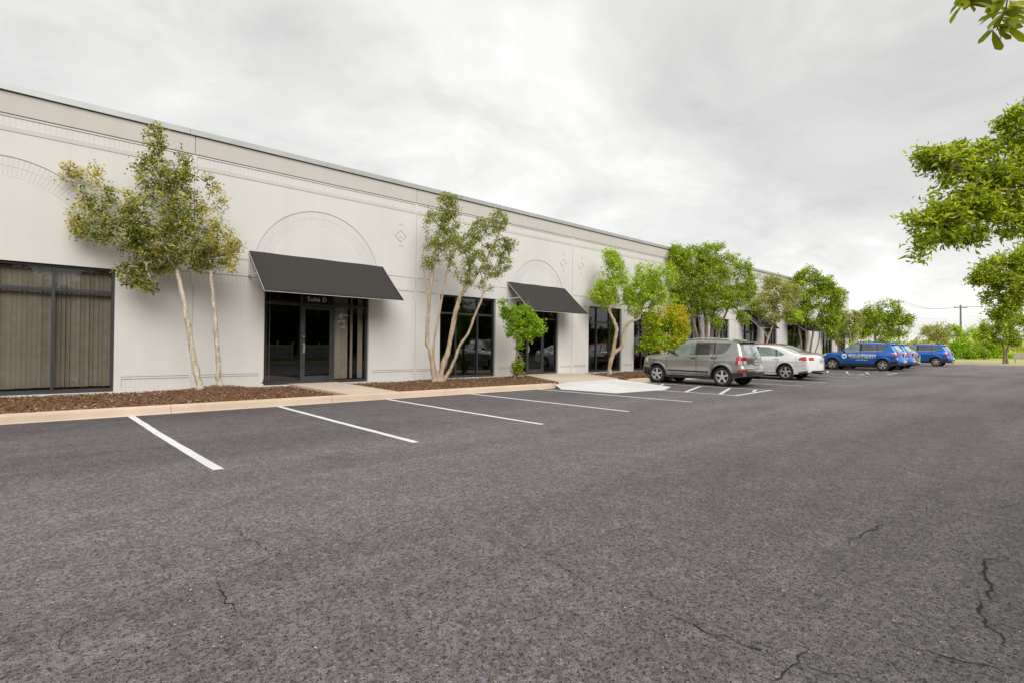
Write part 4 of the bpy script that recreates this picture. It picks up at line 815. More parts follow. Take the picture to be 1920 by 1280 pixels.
# ------------------------------------------------------------------ cars
def smooth01(t):
    t = np.clip(t, 0, 1); return t*t*(3-2*t)
class CarShape:
    """x forward, y left, z up; the shell is a family of vertical columns under a side profile"""
    def __init__(s, sp):
        s.sp = sp
        P = np.array(sp['profile'], float)
        # resample densely and round the corners of the profile a little
        xs, zs = [], []
        for a, b in zip(P[:-1], P[1:]):
            n = max(2, int(np.hypot(*(b-a))/.055))
            for i in range(n):
                t = i/n; xs.append(a[0]+(b[0]-a[0])*t); zs.append(a[1]+(b[1]-a[1])*t)
        xs.append(P[-1][0]); zs.append(P[-1][1])
        xs, zs = np.array(xs), np.array(zs)
        for _ in range(sp.get('soft', 3)):
            xs[1:-1] = .25*xs[:-2]+.5*xs[1:-1]+.25*xs[2:]; zs[1:-1] = .25*zs[:-2]+.5*zs[1:-1]+.25*zs[2:]
        xs = np.maximum.accumulate(xs+np.arange(len(xs))*1e-5)
        s.px, s.pz = xs, zs
    def edge_d(s, x, z):
        x = np.asarray(x, float); z = np.asarray(z, float); d = np.full(x.shape, 9.0)
        ax, az, bx, bz = s.px[:-1], s.pz[:-1], s.px[1:], s.pz[1:]
        for i in range(len(ax)):
            ex, ez = bx[i]-ax[i], bz[i]-az[i]; L = ex*ex+ez*ez+1e-12
            t = np.clip(((x-ax[i])*ex+(z-az[i])*ez)/L, 0, 1)
            d = np.minimum(d, np.hypot(x-ax[i]-t*ex, z-az[i]-t*ez))
        return d
    def half(s, x, z):
        sp = s.sp; x = np.asarray(x, float); z = np.asarray(z, float)
        W = sp['W']/2*np.ones_like(x)
        xf, xr = sp['xf'], sp['xr']
        W = W-.05*smooth01((x-xf*.45)/(xf*.55))**2-.035*smooth01((-x+xr*.45)/(-xr*.55))**2
        zb = sp['belt0']+(sp['belt1']-sp['belt0'])*np.clip((x-xr)/(xf-xr), 0, 1)
        W = W-.07*np.clip((sp.get('zw', .72)-z)/.5, 0, 1)**1.6           # tuck under
        W = W-.045*np.clip((z-.78)/(np.maximum(zb-.78, .05)), 0, 1)**1.8
        W = W-np.where(z > zb, sp.get('ledge', .012)+sp.get('tumble', .34)*(z-zb), 0)
        cz = sp.get('crease', .86)
        W = W+.012*np.exp(-((z-cz)/.05)**2)
        for xw in (sp['wf'], sp['wr']):                                  # flared arches
            r = np.hypot(x-xw, z-sp['R']); k = np.exp(-np.clip((r-sp['Ra'])/.075, 0, 9)**2)*(z < .95)
            W = W+sp.get('flare', .022)*k
        d = s.edge_d(x, z); r = sp.get('round', .085)
        q = np.clip(1-d/r, 0, 1)
        return W-r*.92*(1-np.sqrt(np.maximum(0, 1-q*q)))
    def warp(s, x, y):
        sp = s.sp; u = np.clip(np.abs(y)/(sp['W']/2), 0, 1.1)
        x = np.asarray(x, float)
        f = smooth01((x-sp['wf'])/(sp['xf']-sp['wf']))*sp.get('bulge_f', .22)*u**2.3
        b = smooth01((-x+sp['wr'])/(-sp['xr']+sp['wr']))*sp.get('bulge_r', .13)*u**2.6
        return x-f+b
    def lower(s, x):
        sp = s.sp; x = np.asarray(x, float)
        z = np.interp(x, *zip(*sp['sill']))
        for xw in (sp['wf'], sp['wr']):
            q = sp['Ra']**2-(x-xw)**2
            z = np.where(q > 0, np.maximum(z, sp['R']+.01+np.sqrt(np.maximum(q, 0))), z)
        return z
    def side(s, x, z, sg, off=0.0, clamp=False):
        if clamp:
            top = int(np.argmax(s.pz)); z = np.asarray(z, float)
            x = np.maximum(x, np.interp(z, s.pz[:top+1], s.px[:top+1])); x = np.minimum(x, np.interp(-z, -s.pz[top:], s.px[top:]))
        y = s.half(x, z)+off
        return np.stack([s.warp(x, y), sg*y, z], -1)
    def top(s, p, t, off=0.0):
        """p: index along the profile (float), t: -1..1 across"""
        p = np.asarray(p, float); t = np.asarray(t, float)
        k = np.arange(len(s.px)); x = np.interp(p, k, s.px); z = np.interp(p, k, s.pz)
        dx = np.interp(np.minimum(p+.5, len(k)-1), k, s.px)-np.interp(np.maximum(p-.5, 0), k, s.px)
        dz = np.interp(np.minimum(p+.5, len(k)-1), k, s.pz)-np.interp(np.maximum(p-.5, 0), k, s.pz)
        L = np.hypot(dx, dz)+1e-9; nx, nz = -dz/L, dx/L
        w = s.half(x, z); y = t*w
        c = s.sp.get('crown', .035)*(1-t*t)+off
        x2 = x+nx*c; z2 = z+nz*c
        return np.stack([s.warp(x2, y), y, z2], -1)
    def p_of(s, x=None, z=None, rear=False):
        k = np.arange(len(s.px))
        if z is None: return float(np.interp(x, s.px, k))
        top = int(np.argmax(s.pz))
        if rear: return float(np.interp(z, s.pz[:top+1], k[:top+1]))
        return float(np.interp(-z, -s.pz[top:], k[top:]))
def car_grid(A, name, mat, parent, smooth=True):
    ny, nx = A.shape[:2]
    v = A.reshape(-1, 3); f = [(j*nx+i, j*nx+i+1, (j+1)*nx+i+1, (j+1)*nx+i) for j in range(ny-1) for i in range(nx-1)]
    return v, f
def side_patch(S, poly, sg, off, mb, step=.06):
    bm = bmesh.new()
    f = bm.faces.new([bm.verts.new((x, 0, z)) for x, z in poly])
    xs = [q[0] for q in poly]; zs = [q[1] for q in poly]
    for ax, lo, hi in (((1,0,0), min(xs), max(xs)), ((0,0,1), min(zs), max(zs))):
        n = int((hi-lo)/step)
        for i in range(1, n+1):
            c = lo+(hi-lo)*i/(n+1)
            bmesh.ops.bisect_plane(bm, geom=bm.verts[:]+bm.edges[:]+bm.faces[:], plane_co=(c if ax[0] else 0, 0, c if ax[2] else 0), plane_no=ax)
    bm.verts.index_update()
    x = np.array([v.co.x for v in bm.verts]); z = np.array([v.co.z for v in bm.verts])
    mb.add(S.side(x, z, sg, off, True), [[v.index for v in (fc.verts if sg < 0 else reversed(fc.verts[:]))] for fc in bm.faces])
    bm.free()
def top_patch(S, p0, p1, t0, t1, off, mb, n=10, m=10):
    """t0, t1: (at p0, at p1) pairs"""
    u = np.linspace(0, 1, n); p = p0+(p1-p0)*u
    A = []
    for i in range(n):
        a = t0[0]+(t0[1]-t0[0])*u[i]; b = t1[0]+(t1[1]-t1[0])*u[i]
        A.append(S.top(np.full(m, p[i]), np.linspace(a, b, m), off))
    v, f = car_grid(np.array(A), None, None, None)
    mb.add(v, f)
def wheel(parent, x, y, R, Wt, sg, spokes, twin, rim_mat, rim_r):
    """tyre with its rim as a child; sg = +1 on the left side"""
    mb = MB(); h = Wt/2
    prof = [(rim_r, -h*.8), (rim_r+.012, -h*.95), (R*.86, -h), (R*.955, -h*.93), (R*.99, -h*.7), (R, -h*.3), (R, h*.3), (R*.99, h*.7), (R*.955, h*.93), (R*.86, h), (rim_r+.012, h*.95), (rim_r, h*.8)]
    mb.lathe(prof, 40)
    for k in range(4):
        pass
    o = mb.build('wheel', M['rubber'], parent, smooth=True); o.location = (x, y, R)
    rm = MB(); f = sg*h
    rm.lathe([(rim_r, f*.82), (rim_r*.985, f*.93), (rim_r*.93, f*.93), (rim_r*.90, f*.55), (rim_r*.87, -f*.3)], 36)
    yo, yi = f*.86, f*.55
    for k in range(spokes):
        for d in ((-.17, .17) if twin else (0,)):
            a = 2*math.pi*k/spokes+math.pi/2; e = a+d
            wi, wo = (.022, .017) if twin else (.030, .040)
            wi *= R/.34; wo *= R/.34
            ca, sa, ce, se = math.cos(a+d*.45), math.sin(a+d*.45), math.cos(e), math.sin(e)
            ri, ro = .045, rim_r*.95
            p = [(ri*ca-wi*-sa*-1, ri*sa-wi*ca), (ri*ca+wi*-sa, ri*sa+wi*ca), (ro*ce+wo*-se, ro*se+wo*ce), (ro*ce-wo*-se, ro*se-wo*ce)]
            p = [(ri*ca+wi*sa, ri*sa-wi*ca), (ri*ca-wi*sa, ri*sa+wi*ca), (ro*ce-wo*se, ro*se+wo*ce), (ro*ce+wo*se, ro*se-wo*ce)]
            vs = [(q[0], yo*(1.0 if i < 2 else 1.03), q[1]) for i, q in enumerate(p)]+[(q[0], yi, q[1]) for q in p]
            rm.add(vs, [(0,1,2,3), (0,4,5,1), (1,5,6,2), (2,6,7,3), (3,7,4,0)])
    rm.lathe([(0, yo*1.05), (.05, yo*1.04), (.07, yo*.98), (.075, yi)], 20)
    r = rm.build('rim', rim_mat, o, smooth=False)
    dk = MB(); dk.lathe([(0, f*.2), (rim_r*.9, f*.2)], 28); dk.lathe([(.02, f*.3), (rim_r*.62, f*.3), (rim_r*.62, f*.22)], 24)
    dk.build('brake_disc', M['car_trim'], o)
    return o
def make_car(name, label, sp, loc, scale=1.0, group=None, rz=math.pi/2):
    S = CarShape(sp); root = empty(name, loc, label, 'car', group, rz, scale)
    k = np.arange(len(S.px))
    # ---- body shell
    extra = []
    for xw in (sp['wf'], sp['wr']):
        a = np.linspace(0, math.pi, 23); extra += list(xw+sp['Ra']*np.cos(a))
    xs = np.unique(np.concatenate([k, [np.interp(e, S.px, k) for e in extra if S.px[0] < e < S.px[-1]]]))
    X = np.interp(xs, k, S.px); Zt = np.interp(xs, k, S.pz); Zl = np.minimum(S.lower(X), Zt-.004)
    rows = np.concatenate([np.linspace(0, .8, 22), .8+.2*np.sin(np.linspace(0, math.pi/2, 12))[1:]])
    ring = []
    for i in range(len(xs)):
        z = Zl[i]+(Zt[i]-Zl[i])*rows
        Lf = S.side(np.full(len(z), X[i]), z, 1); Rt = S.side(np.full(len(z), X[i]), z, -1)
        tp = S.top(np.full(15, xs[i]), np.linspace(1, -1, 15))[1:-1]
        ring.append(np.concatenate([Lf, tp, Rt[::-1]]))
    A = np.array(ring); v, f = car_grid(A, None, None, None)
    body = mesh_obj('body', v, [q[::-1] for q in f], M[sp['paint']], root, smooth=True)
    # ---- dark underside and wheel wells
    mb = MB(); zl = min(z for x, z in sp['sill'])
    yb = sp['W']/2-.1
    mb.box(sp['wr']+sp['Ra'], sp['wf']-sp['Ra'], -yb, yb, zl-.01, .55); mb.box(sp['wf']+sp['Ra']*.97, sp['xf']-.25, -yb+.12, yb-.12, .26, .6); mb.box(sp['xr']+.2, sp['wr']-sp['Ra']*.97, -yb+.12, yb-.12, .34, .6)
    for xw in (sp['wf'], sp['wr']):
        mb.box(xw-sp['Ra'], xw+sp['Ra'], -yb+.2, yb-.2, .34, .72); mb.tube([(xw, -yb, sp['R']), (xw, yb, sp['R'])], .05, 8)
        n = 14; vs = []
        for sg in (-1, 1):
            vs = []
            for i in range(n+1):
                a = math.pi*1.06*i/n-.03*math.pi; r = sp['Ra']-.004
                vs += [(xw+r*math.cos(a), sg*(sp['W']/2-.045), sp['R']+.01+r*math.sin(a)), (xw+r*math.cos(a), sg*.4, sp['R']+.01+r*math.sin(a))]
            mb.add(vs, [(2*i, 2*i+1, 2*i+3, 2*i+2) for i in range(n)])
    mb.tube([(sp['xr']+.5, -.45, .30), (sp['xr']+.08, -.45, .29)], .035, 10)
    mb.build('underbody', M['car_trim'], root)
    # ---- cladding, bumper plastic, seams
    def sides(polys, mat, nm, off, par=root, each=True):
        mb = MB()
        for sg in (1, -1):
            if each: mb = MB()
            for q in polys: side_patch(S, q, sg, off, mb)
            if each: mb.build(nm, M[mat], par, smooth=True)
        if not each: mb.build(nm, M[mat], par, smooth=True)
    def seam(pts, w=.006):
        out = []
        for a, b in zip(pts[:-1], pts[1:]):
            dx, dz = b[0]-a[0], b[1]-a[1]; L = math.hypot(dx, dz); nx, nz = -dz/L*w, dx/L*w
            out.append([(a[0]+nx, a[1]+nz), (a[0]-nx, a[1]-nz), (b[0]-nx, b[1]-nz), (b[0]+nx, b[1]+nz)])
        return out
    sm = [q for s_ in sp['seams'] for q in seam(s_)]
    sides(sm, 'car_trim', 'door_seam', .0025, body)
    for q in sp.get('clad') or []: sides([q], sp.get('clad_mat', 'car_trim'), 'cladding', .006)
    for xw in (sp['wf'], sp['wr']):                                       # dark lip round each arch
        for sg in (1, -1):
            mb = MB(); n = 22; w = sp.get('lip', .016); a = np.linspace(-.08*math.pi, 1.08*math.pi, n)
            P = []
            for r in (sp['Ra']-.006, sp['Ra']+w):
                x = xw+r*np.cos(a); z = np.maximum(sp['R']+.01+r*np.sin(a), S.sp['R']-.1)
                P.append(S.side(x, z, sg, .010))
            v, f = car_grid(np.array(P), None, None, None); mb.add(v, f)
            mb.build('wheel_arch_trim', M['car_trim'], root, smooth=True)
    # rear and front bumper plastic
    def band_rear(z0, z1, t, mat, nm, off=.006, par=root):
        mb = MB(); top_patch(S, S.p_of(z=z0, rear=True), S.p_of(z=z1, rear=True), (-t, -t), (t, t), off, mb, 8, 16); return mb.build(nm, M[mat], par, smooth=True)
    def band_front(z0, z1, t, mat, nm, off=.006, par=root, ta=None):
        mb = MB(); top_patch(S, S.p_of(z=z0), S.p_of(z=z1), (-t, -t), (t, t), off, mb, 8, 16); return mb.build(nm, M[mat], par, smooth=True)
    for (z0, z1, t, mat, nm) in sp.get('rear_bands', []): band_rear(z0, z1, t, mat, nm)
    for (z0, z1, t, mat, nm) in sp.get('front_bands', []): band_front(z0, z1, t, mat, nm)
    # ---- glass
    for (nm, poly, mat) in sp['side_glass']:
        sides([poly], mat, nm, .0035, root, True)
    sides(sp['pillars'], sp.get('pillar_mat', 'car_trim'), 'window_surround', .0018)
    if sp.get('belt_strip'): sides(sp['belt_strip'], 'chrome', 'belt_moulding', .006)
    mb = MB(); a, b = sp['wscreen']; top_patch(S, S.p_of(x=a), S.p_of(x=b), (-.9, -.94), (.9, .94), .004, mb, 14, 14); mb.build('windscreen', M['glass_green'], root, smooth=True)
    mb = MB(); a, b = sp['rscreen']; top_patch(S, S.p_of(x=a), S.p_of(x=b), (-.86, -.82), (.86, .82), .004, mb, 12, 14); mb.build('rear_window', M[sp.get('rglass', 'glass_privacy')], root, smooth=True)
    # ---- lamps
    for sg in (1, -1):
        mb = MB()
        for q in sp['tail_side']: side_patch(S, q, sg, .010, mb, .04)
        for (za, zb, ta, tb) in sp['tail_rear']:
            top_patch(S, S.p_of(z=za, rear=True), S.p_of(z=zb, rear=True), (sg*ta, sg*ta), (sg*tb, sg*tb), .010, mb, 8, 8)
        t_ = mb.build('taillight', M['tail_red'], root, smooth=True)
        mb = MB()
        for q in sp.get('tail_clear', []): side_patch(S, q, sg, .013, mb, .04)
        for (za, zb, ta, tb) in sp.get('tail_clear_rear', []):
            top_patch(S, S.p_of(z=za, rear=True), S.p_of(z=zb, rear=True), (sg*ta, sg*ta), (sg*tb, sg*tb), .013, mb, 6, 6)
        if mb.v: mb.build('reversing_lens', M['lamp_clear'], t_, smooth=True)
        mb = MB()
        for q in sp['head_side']: side_patch(S, q, sg, .008, mb, .04)
        for (za, zb, ta, tb) in sp['head_front']:
            top_patch(S, S.p_of(z=za), S.p_of(z=zb), (sg*ta, sg*ta), (sg*tb, sg*tb), .008, mb, 6, 6)
        h_ = mb.build('headlight', M['lamp_clear'], root, smooth=True)
        if sp.get('amber'):
            mb = MB(); side_patch(S, sp['amber'], sg, .012, mb, .04); mb.build('turn_signal', M['lamp_amber'], h_, smooth=True)
        if sp.get('reflector'):
            mb = MB(); side_patch(S, sp['reflector'], sg, .014, mb, .04)
            for (za, zb, ta, tb) in sp.get('reflector_rear', []):
                top_patch(S, S.p_of(z=za, rear=True), S.p_of(z=zb, rear=True), (sg*ta, sg*ta), (sg*tb, sg*tb), .014, mb, 4, 6)
            mb.build('rear_reflector', M['tail_red'], root, smooth=True)
    # ---- plate, mirrors, handles, rails, spoiler
    zp = sp['plate_z']; q = S.top(np.array([S.p_of(z=zp, rear=True)]), np.array([0.0]), .02)[0]
    mb = MB(); mb.box(q[0]-.012, q[0]+.01, -.155, .155, zp-.08, zp+.08); pl = mb.build('licence_plate', M['plate_white'], root)
    mb = MB(); mb.box(q[0]-.015, q[0]-.012, -.12, .12, zp-.028, zp+.03); mb.build('plate_lettering', M['paint_grey'], pl)
    mb = MB(); mb.box(q[0]-.004, q[0]+.06, -.23, .23, zp-.12, zp+.12); mb.build('plate_recess', M[sp.get('plate_mat', 'car_trim')], root)
    for sg in (1, -1):
        mx, mz = sp['mirror']; y = float(S.half(np.array([mx]), np.array([mz]))[0])
        mb = MB(); n = 10; prof = []
        for (t, hw, hh, hd) in ((0, .035, .03, .03), (.04, .05, .055, .06), (.13, .055, .08, .10), (.2, .05, .075, .09), (.225, .02, .05, .05)):
            prof.append([(mx+hd*math.cos(2*math.pi*i/n)*.75, sg*(y+t-.01), mz+.06*min(1, t/.1)+hh*math.sin(2*math.pi*i/n)) for i in range(n)])
        vs = [p for r in prof for p in r]
        mb.add(vs, [(j*n+i, j*n+(i+1) % n, (j+1)*n+(i+1) % n, (j+1)*n+i) for j in range(4) for i in range(n)]+[tuple(range(4*n, 5*n)), tuple(range(n))])
        mb.build('wing_mirror', M[sp.get('mirror_mat', sp['paint'])], root, smooth=True)
        for (hx, hz) in sp['handles']:
            y = float(S.half(np.array([hx]), np.array([hz]))[0])
            mb = MB(); mb.tube([(hx-.1, sg*(y-.005), hz), (hx-.085, sg*(y+.03), hz), (hx+.085, sg*(y+.03), hz+.004), (hx+.1, sg*(y-.005), hz+.004)], [.012, .016, .016, .012], 8)
            mb.build('door_handle', M[sp.get('handle_mat', sp['paint'])], root, smooth=True)
        if sp.get('rails'):
            a, b, zz, yy = sp['rails']
            mb = MB(); pts = []
            for i in range(13):
                t = i/12; x = a+(b-a)*t; zr = float(np.interp(x, S.px, S.pz))
                pts.append((x, sg*yy, zr+.012+.045*math.sin(math.pi*min(1, max(0, t)))**.35))
            mb.tube(pts, .018, 8); mb.build('roof_rail', M[sp.get('rail_mat', 'alloy')], root, smooth=True)
    if sp.get('spoiler'):
        x0, x1, z0, z1 = sp['spoiler']; hw = sp['W']/2-.24
        mb = MB(); n = 10; vs = []
        for i in range(n+1):
            y = -hw+2*hw*i/n; c = .05*(1-(y/hw)**2); e = .04*(abs(y)/hw)**3
            vs += [(x1, y, z1+c*.5), (x0+e, y, z0+c*.5+.025), (x0+e, y, z0+c*.5), (x1+.02, y, z0-.01+c*.3)]
        mb.add(vs, [(4*i+a_, 4*i+(a_+1) % 4, 4*i+4+(a_+1) % 4, 4*i+4+a_) for i in range(n) for a_ in range(4)]+[(0,1,2,3), (4*n+3, 4*n+2, 4*n+1, 4*n)])
        mb.build('roof_spoiler', M[sp.get('spoiler_mat', sp['paint'])], root, smooth=False)
        mb = MB(); top_patch(S, S.p_of(z=z0-.035, rear=True), S.p_of(z=z0+.01, rear=True), (-.8, -.8), (.8, .8), .008, mb, 4, 10); mb.build('spoiler_shade', M['car_trim'], root)  # dark strip standing in for the shade under the spoiler
    if sp.get('wiper'):
        wz = sp['wiper']; q0 = S.top(np.array([S.p_of(z=wz, rear=True)]), np.array([.02]), .02)[0]; q1 = S.top(np.array([S.p_of(z=wz+.06, rear=True)]), np.array([-.42]), .02)[0]
        mb = MB(); mb.tube([tuple(q0), tuple(q1)], [.018, .008], 6); mb.build('rear_wiper', M['car_trim'], root)
    Wt = sp.get('tyre_w', .215)
    for xw in (sp['wf'], sp['wr']):
        for sg in (1, -1):
            wheel(root, xw, sg*(sp['W']/2-Wt/2-.012), sp['R'], Wt, sg, sp['spokes'], sp.get('twin', False), M['alloy'], sp['rim_r'])
    return root, S
def copy_tree(o, parent=None):
    c = o.copy(); COL.objects.link(c)
    if parent is not None: c.parent = parent
    for ch in list(o.children): copy_tree(ch, c)
    return c

GREY = dict(round=.115, W=1.81, xf=2.17, xr=-2.2, wf=1.318, wr=-1.318, R=.345, Ra=.405, paint='paint_grey', belt0=1.12, belt1=1.07, tumble=.27, crease=.90, zw=.7, flare=.03, soft=3,
    profile=[(-2.2,.40),(-2.195,.60),(-2.17,.70),(-2.11,.74),(-2.095,1.04),(-2.05,1.12),(-1.90,1.50),(-1.84,1.585),(-1.5,1.62),(-.8,1.648),(-.1,1.648),(.12,1.615),(.24,1.585),(.72,1.16),(.84,1.11),(1.6,1.07),(1.99,1.03),(2.10,.96),(2.12,.72),(2.15,.60),(2.165,.42),(2.17,.34)],
    sill=[(-2.2,.40),(-1.8,.30),(-1.3,.26),(1.3,.25),(1.8,.24),(2.17,.32)],
    seams=[[(.88,1.06),(.88,.40)],[(-.34,1.10),(-.34,.38)],[(.88,.40),(-.87,.38)],[(-.87,.38),(-.93,.70),(-1.03,.82),(-1.10,1.08)],[(1.98,.95),(1.1,1.06)]],
    clad=[[(.93,.255),(-.92,.265),(-.92,.345),(.93,.335)],[(.88,.475),(-.86,.465),(-.78,.52),(.88,.53)],[(1.68,.26),(2.12,.34),(2.12,.60),(1.74,.58),(1.73,.40)],[(-1.72,.30),(-2.16,.40),(-2.16,.52),(-1.73,.50)]],
    rear_bands=[(.41,.53,.97,'car_trim','bumper'),(.575,.60,.9,'alloy','bumper_strip'),(.655,.675,.9,'alloy','bumper_strip')], front_bands=[(.58,.37,.97,'car_trim','bumper'),(.85,.70,.62,'car_trim','grille')],
    side_glass=[('front_window',[(.70,1.12),(.65,1.18),(.20,1.545),(-.26,1.56),(-.26,1.12)],'glass_green'),('rear_door_window',[(-.42,1.125),(-.42,1.558),(-.95,1.545),(-.98,1.13)],'glass_privacy'),('quarter_window',[(-1.04,1.135),(-1.01,1.54),(-1.60,1.525),(-1.50,1.32),(-1.36,1.19),(-1.22,1.14)],'glass_privacy')],
    pillars=[[(-.24,1.10),(-.24,1.57),(-.44,1.57),(-.44,1.10)],[(-.96,1.11),(-.94,1.555),(-1.03,1.55),(-1.06,1.12)],[(.73,1.10),(-.25,1.10),(-.25,1.12),(.71,1.12)],[(-.43,1.105),(-1.2,1.12),(-1.2,1.14),(-.43,1.125)],[(.73,1.105),(.67,1.105),(.56,1.21),(.60,1.22)]],
    wscreen=(.715,.26), rscreen=(-2.045,-1.915), rglass='glass_pale',
    tail_side=[[(-1.90,.78),(-2.16,.78),(-2.16,1.04),(-2.0,1.10),(-1.90,1.02)]], tail_rear=[(.78,1.04,.80,1.0)], tail_clear=[[(-2.0,.80),(-2.16,.80),(-2.16,.92),(-2.02,.92)]], tail_clear_rear=[(.80,.92,.82,1.0)],
    head_side=[[(1.85,.80),(2.08,.80),(2.06,.93),(1.88,.95)]], head_front=[(.93,.78,.66,.95)], amber=[(1.94,.78),(2.07,.78),(2.06,.92),(1.97,.90)],
    reflector=[(-1.96,.53),(-2.21,.53),(-2.21,.60),(-1.99,.60)], reflector_rear=[(.545,.60,.90,1.0)], plate_z=.87, plate_mat='paint_grey', mirror=(.58,1.13), mirror_mat='car_trim', handle_mat='car_trim',
    handles=[(-.2,.99),(-1.0,1.01)], rails=(.12,-1.55,1.65,.60), spoiler=(-1.99,-1.62,1.545,1.625), wiper=1.15, spokes=5, rim_r=.232)
WHITE = dict(W=1.83, xf=2.36, xr=-2.5, wf=1.40, wr=-1.40, R=.335, Ra=.375, paint='paint_white', belt0=1.0, belt1=.93, tumble=.40, crease=.80, zw=.66, flare=.012, bulge_r=.22, soft=6,
    profile=[(-2.5,.38),(-2.495,.60),(-2.46,.80),(-2.42,1.0),(-2.36,1.055),(-1.92,1.085),(-1.7,1.13),(-1.05,1.40),(-.65,1.465),(-.1,1.485),(.25,1.455),(.42,1.41),(1.12,1.03),(1.3,.985),(1.8,.91),(2.15,.80),(2.28,.68),(2.33,.55),(2.36,.40)],
    sill=[(-2.5,.36),(-2.0,.28),(-1.4,.22),(1.4,.2),(1.9,.19),(2.36,.28)],
    seams=[[(1.02,.98),(1.0,.30)],[(-.13,1.0),(-.13,.30)],[(1.0,.3),(-.98,.3)],[(-.98,.3),(-1.02,.6),(-1.12,.9),(-1.05,1.02)],[(-1.86,1.06),(-1.95,.70)],[(-1.78,.60),(-2.4,.64)]],
    clad=[[(-2.05,.29),(-2.46,.37),(-2.46,.42),(-2.0,.34)]],
    rear_bands=[(.385,.43,.94,'car_trim','bumper')], front_bands=[(.74,.62,.6,'car_trim','grille'),(.5,.42,.8,'car_trim','bumper')],
    side_glass=[('front_window',[(1.03,1.0),(.42,1.36),(-.09,1.405),(-.09,.985)],'glass_green'),('rear_door_window',[(-.19,.985),(-.19,1.405),(-.62,1.39),(-.92,1.30),(-.98,1.0)],'glass_green'),('quarter_window',[(-1.03,1.01),(-.98,1.275),(-1.34,1.08),(-1.25,1.03)],'glass_green')],
    pillars=[[(-.07,.97),(-.07,1.42),(-.21,1.42),(-.21,.97)],[(-.96,.985),(-.90,1.31),(-1.0,1.28),(-1.05,.995)]], belt_strip=[[(1.03,.975),(-1.25,1.01),(-1.25,1.022),(1.03,.99)]],
    wscreen=(1.1,.44), rscreen=(-1.72,-1.08), rglass='glass_pale',
    tail_side=[[(-2.02,.87),(-2.12,.97),(-2.30,1.0),(-2.50,.97),(-2.50,.84),(-2.3,.82)]], tail_rear=[(.84,.97,.70,1.0)],
    head_side=[[(1.85,.72),(2.2,.66),(2.24,.72),(2.0,.84)]], head_front=[(.76,.62,.66,.96)], plate_z=.82, plate_mat='paint_white', mirror=(.92,1.0), handles=[(.0,.88),(-1.05,.90)], spokes=5, rim_r=.225, mirror_mat='paint_white', handle_mat='paint_white')
BLUE = dict(W=1.84, xf=2.24, xr=-2.3, wf=1.345, wr=-1.345, R=.352, Ra=.40, paint='paint_blue', belt0=1.17, belt1=1.02, tumble=.34, crease=.92, zw=.72, flare=.024, soft=4, bulge_r=.2,
    profile=[(-2.3,.42),(-2.29,.62),(-2.25,.74),(-2.19,.80),(-2.175,1.04),(-2.12,1.13),(-1.80,1.53),(-1.72,1.605),(-1.3,1.65),(-.5,1.685),(-.2,1.68),(.08,1.645),(.22,1.61),(1.0,1.135),(1.14,1.10),(1.75,1.04),(2.05,.93),(2.14,.82),(2.19,.62),(2.22,.45),(2.24,.36)],
    sill=[(-2.3,.42),(-1.9,.32),(-1.35,.27),(1.35,.25),(1.85,.24),(2.24,.34)],
    seams=[[(1.02,1.06),(1.0,.42)],[(-.15,1.1),(-.15,.40)],[(1.0,.42),(-.9,.40)],[(-.9,.4),(-.95,.72),(-1.08,.86),(-1.12,1.14)]],
    clad=[[(.95,.26),(-.95,.275),(-.95,.40),(.95,.385)],[(1.73,.26),(2.17,.36),(2.17,.50),(1.75,.47)],[(-1.73,.32),(-2.25,.42),(-2.25,.60),(-1.78,.56)]], lip=.035,
    rear_bands=[(.43,.52,.95,'car_trim','bumper'),(.53,.60,.55,'alloy','skid_plate')], front_bands=[(.9,.74,.62,'car_trim','grille'),(.5,.38,.9,'car_trim','bumper')],
    side_glass=[('front_window',[(.84,1.125),(.20,1.56),(-.11,1.58),(-.11,1.14)],'glass_green'),('rear_door_window',[(-.25,1.14),(-.25,1.585),(-.98,1.565),(-1.05,1.165)],'glass_privacy'),('quarter_window',[(-1.10,1.175),(-1.03,1.56),(-1.62,1.515),(-1.40,1.25),(-1.28,1.19)],'glass_privacy')],
    pillars=[[(-.09,1.115),(-.09,1.60),(-.27,1.60),(-.27,1.115)],[(-1.02,1.15),(-.96,1.57),(-1.06,1.57),(-1.13,1.165)],[(.88,1.11),(.73,1.11),(.66,1.25),(.68,1.25)]], belt_strip=[[(.84,1.098),(-1.35,1.18),(-1.35,1.2),(.84,1.118)]],
    wscreen=(.97,.245), rscreen=(-2.11,-1.83), rglass='glass_pale',
    tail_side=[[(-1.80,1.04),(-1.95,1.10),(-2.24,1.08),(-2.24,.90),(-2.06,.93)]], tail_rear=[(.91,1.07,.62,1.0)], tail_clear=[[(-1.86,1.055),(-1.95,1.09),(-2.24,1.07),(-2.24,1.02)]],
    head_side=[[(1.75,.90),(2.1,.82),(2.12,.90),(1.85,.98)]], head_front=[(.95,.82,.64,.95)],
    reflector=[(-2.0,.60),(-2.26,.60),(-2.25,.66),(-2.02,.66)], plate_z=.92, mirror=(.73,1.14), mirror_mat='car_trim', handles=[(-.02,1.0),(-1.03,1.04)], rails=(.1,-1.5,1.7,.60), rail_mat='car_trim',
    spoiler=(-1.88,-1.52,1.57,1.645), wiper=1.16, spokes=5, twin=True, rim_r=.228)
grey, _ = make_car('parked_car', 'grey compact suv parked beside the white hatched aisle, nearest the camera', GREY, (18.47, 9.83, 0), .955, 'cars parked nose-in along the building')
white, _ = make_car('parked_car', 'white sedan parked between the grey suv and the red car', WHITE, (24.6, 10.15, 0), .98, 'cars parked nose-in along the building')
RED = dict(WHITE, profile=[(x, z*1.035 if z > .9 else z) for x, z in WHITE['profile']], paint='paint_red', mirror_mat='paint_red', handle_mat='paint_red', plate_mat='paint_red', rear_bands=WHITE['rear_bands']+[(.62,.65,.8,'chrome','bumper_strip'),(.74,.77,.6,'chrome','bumper_strip')])
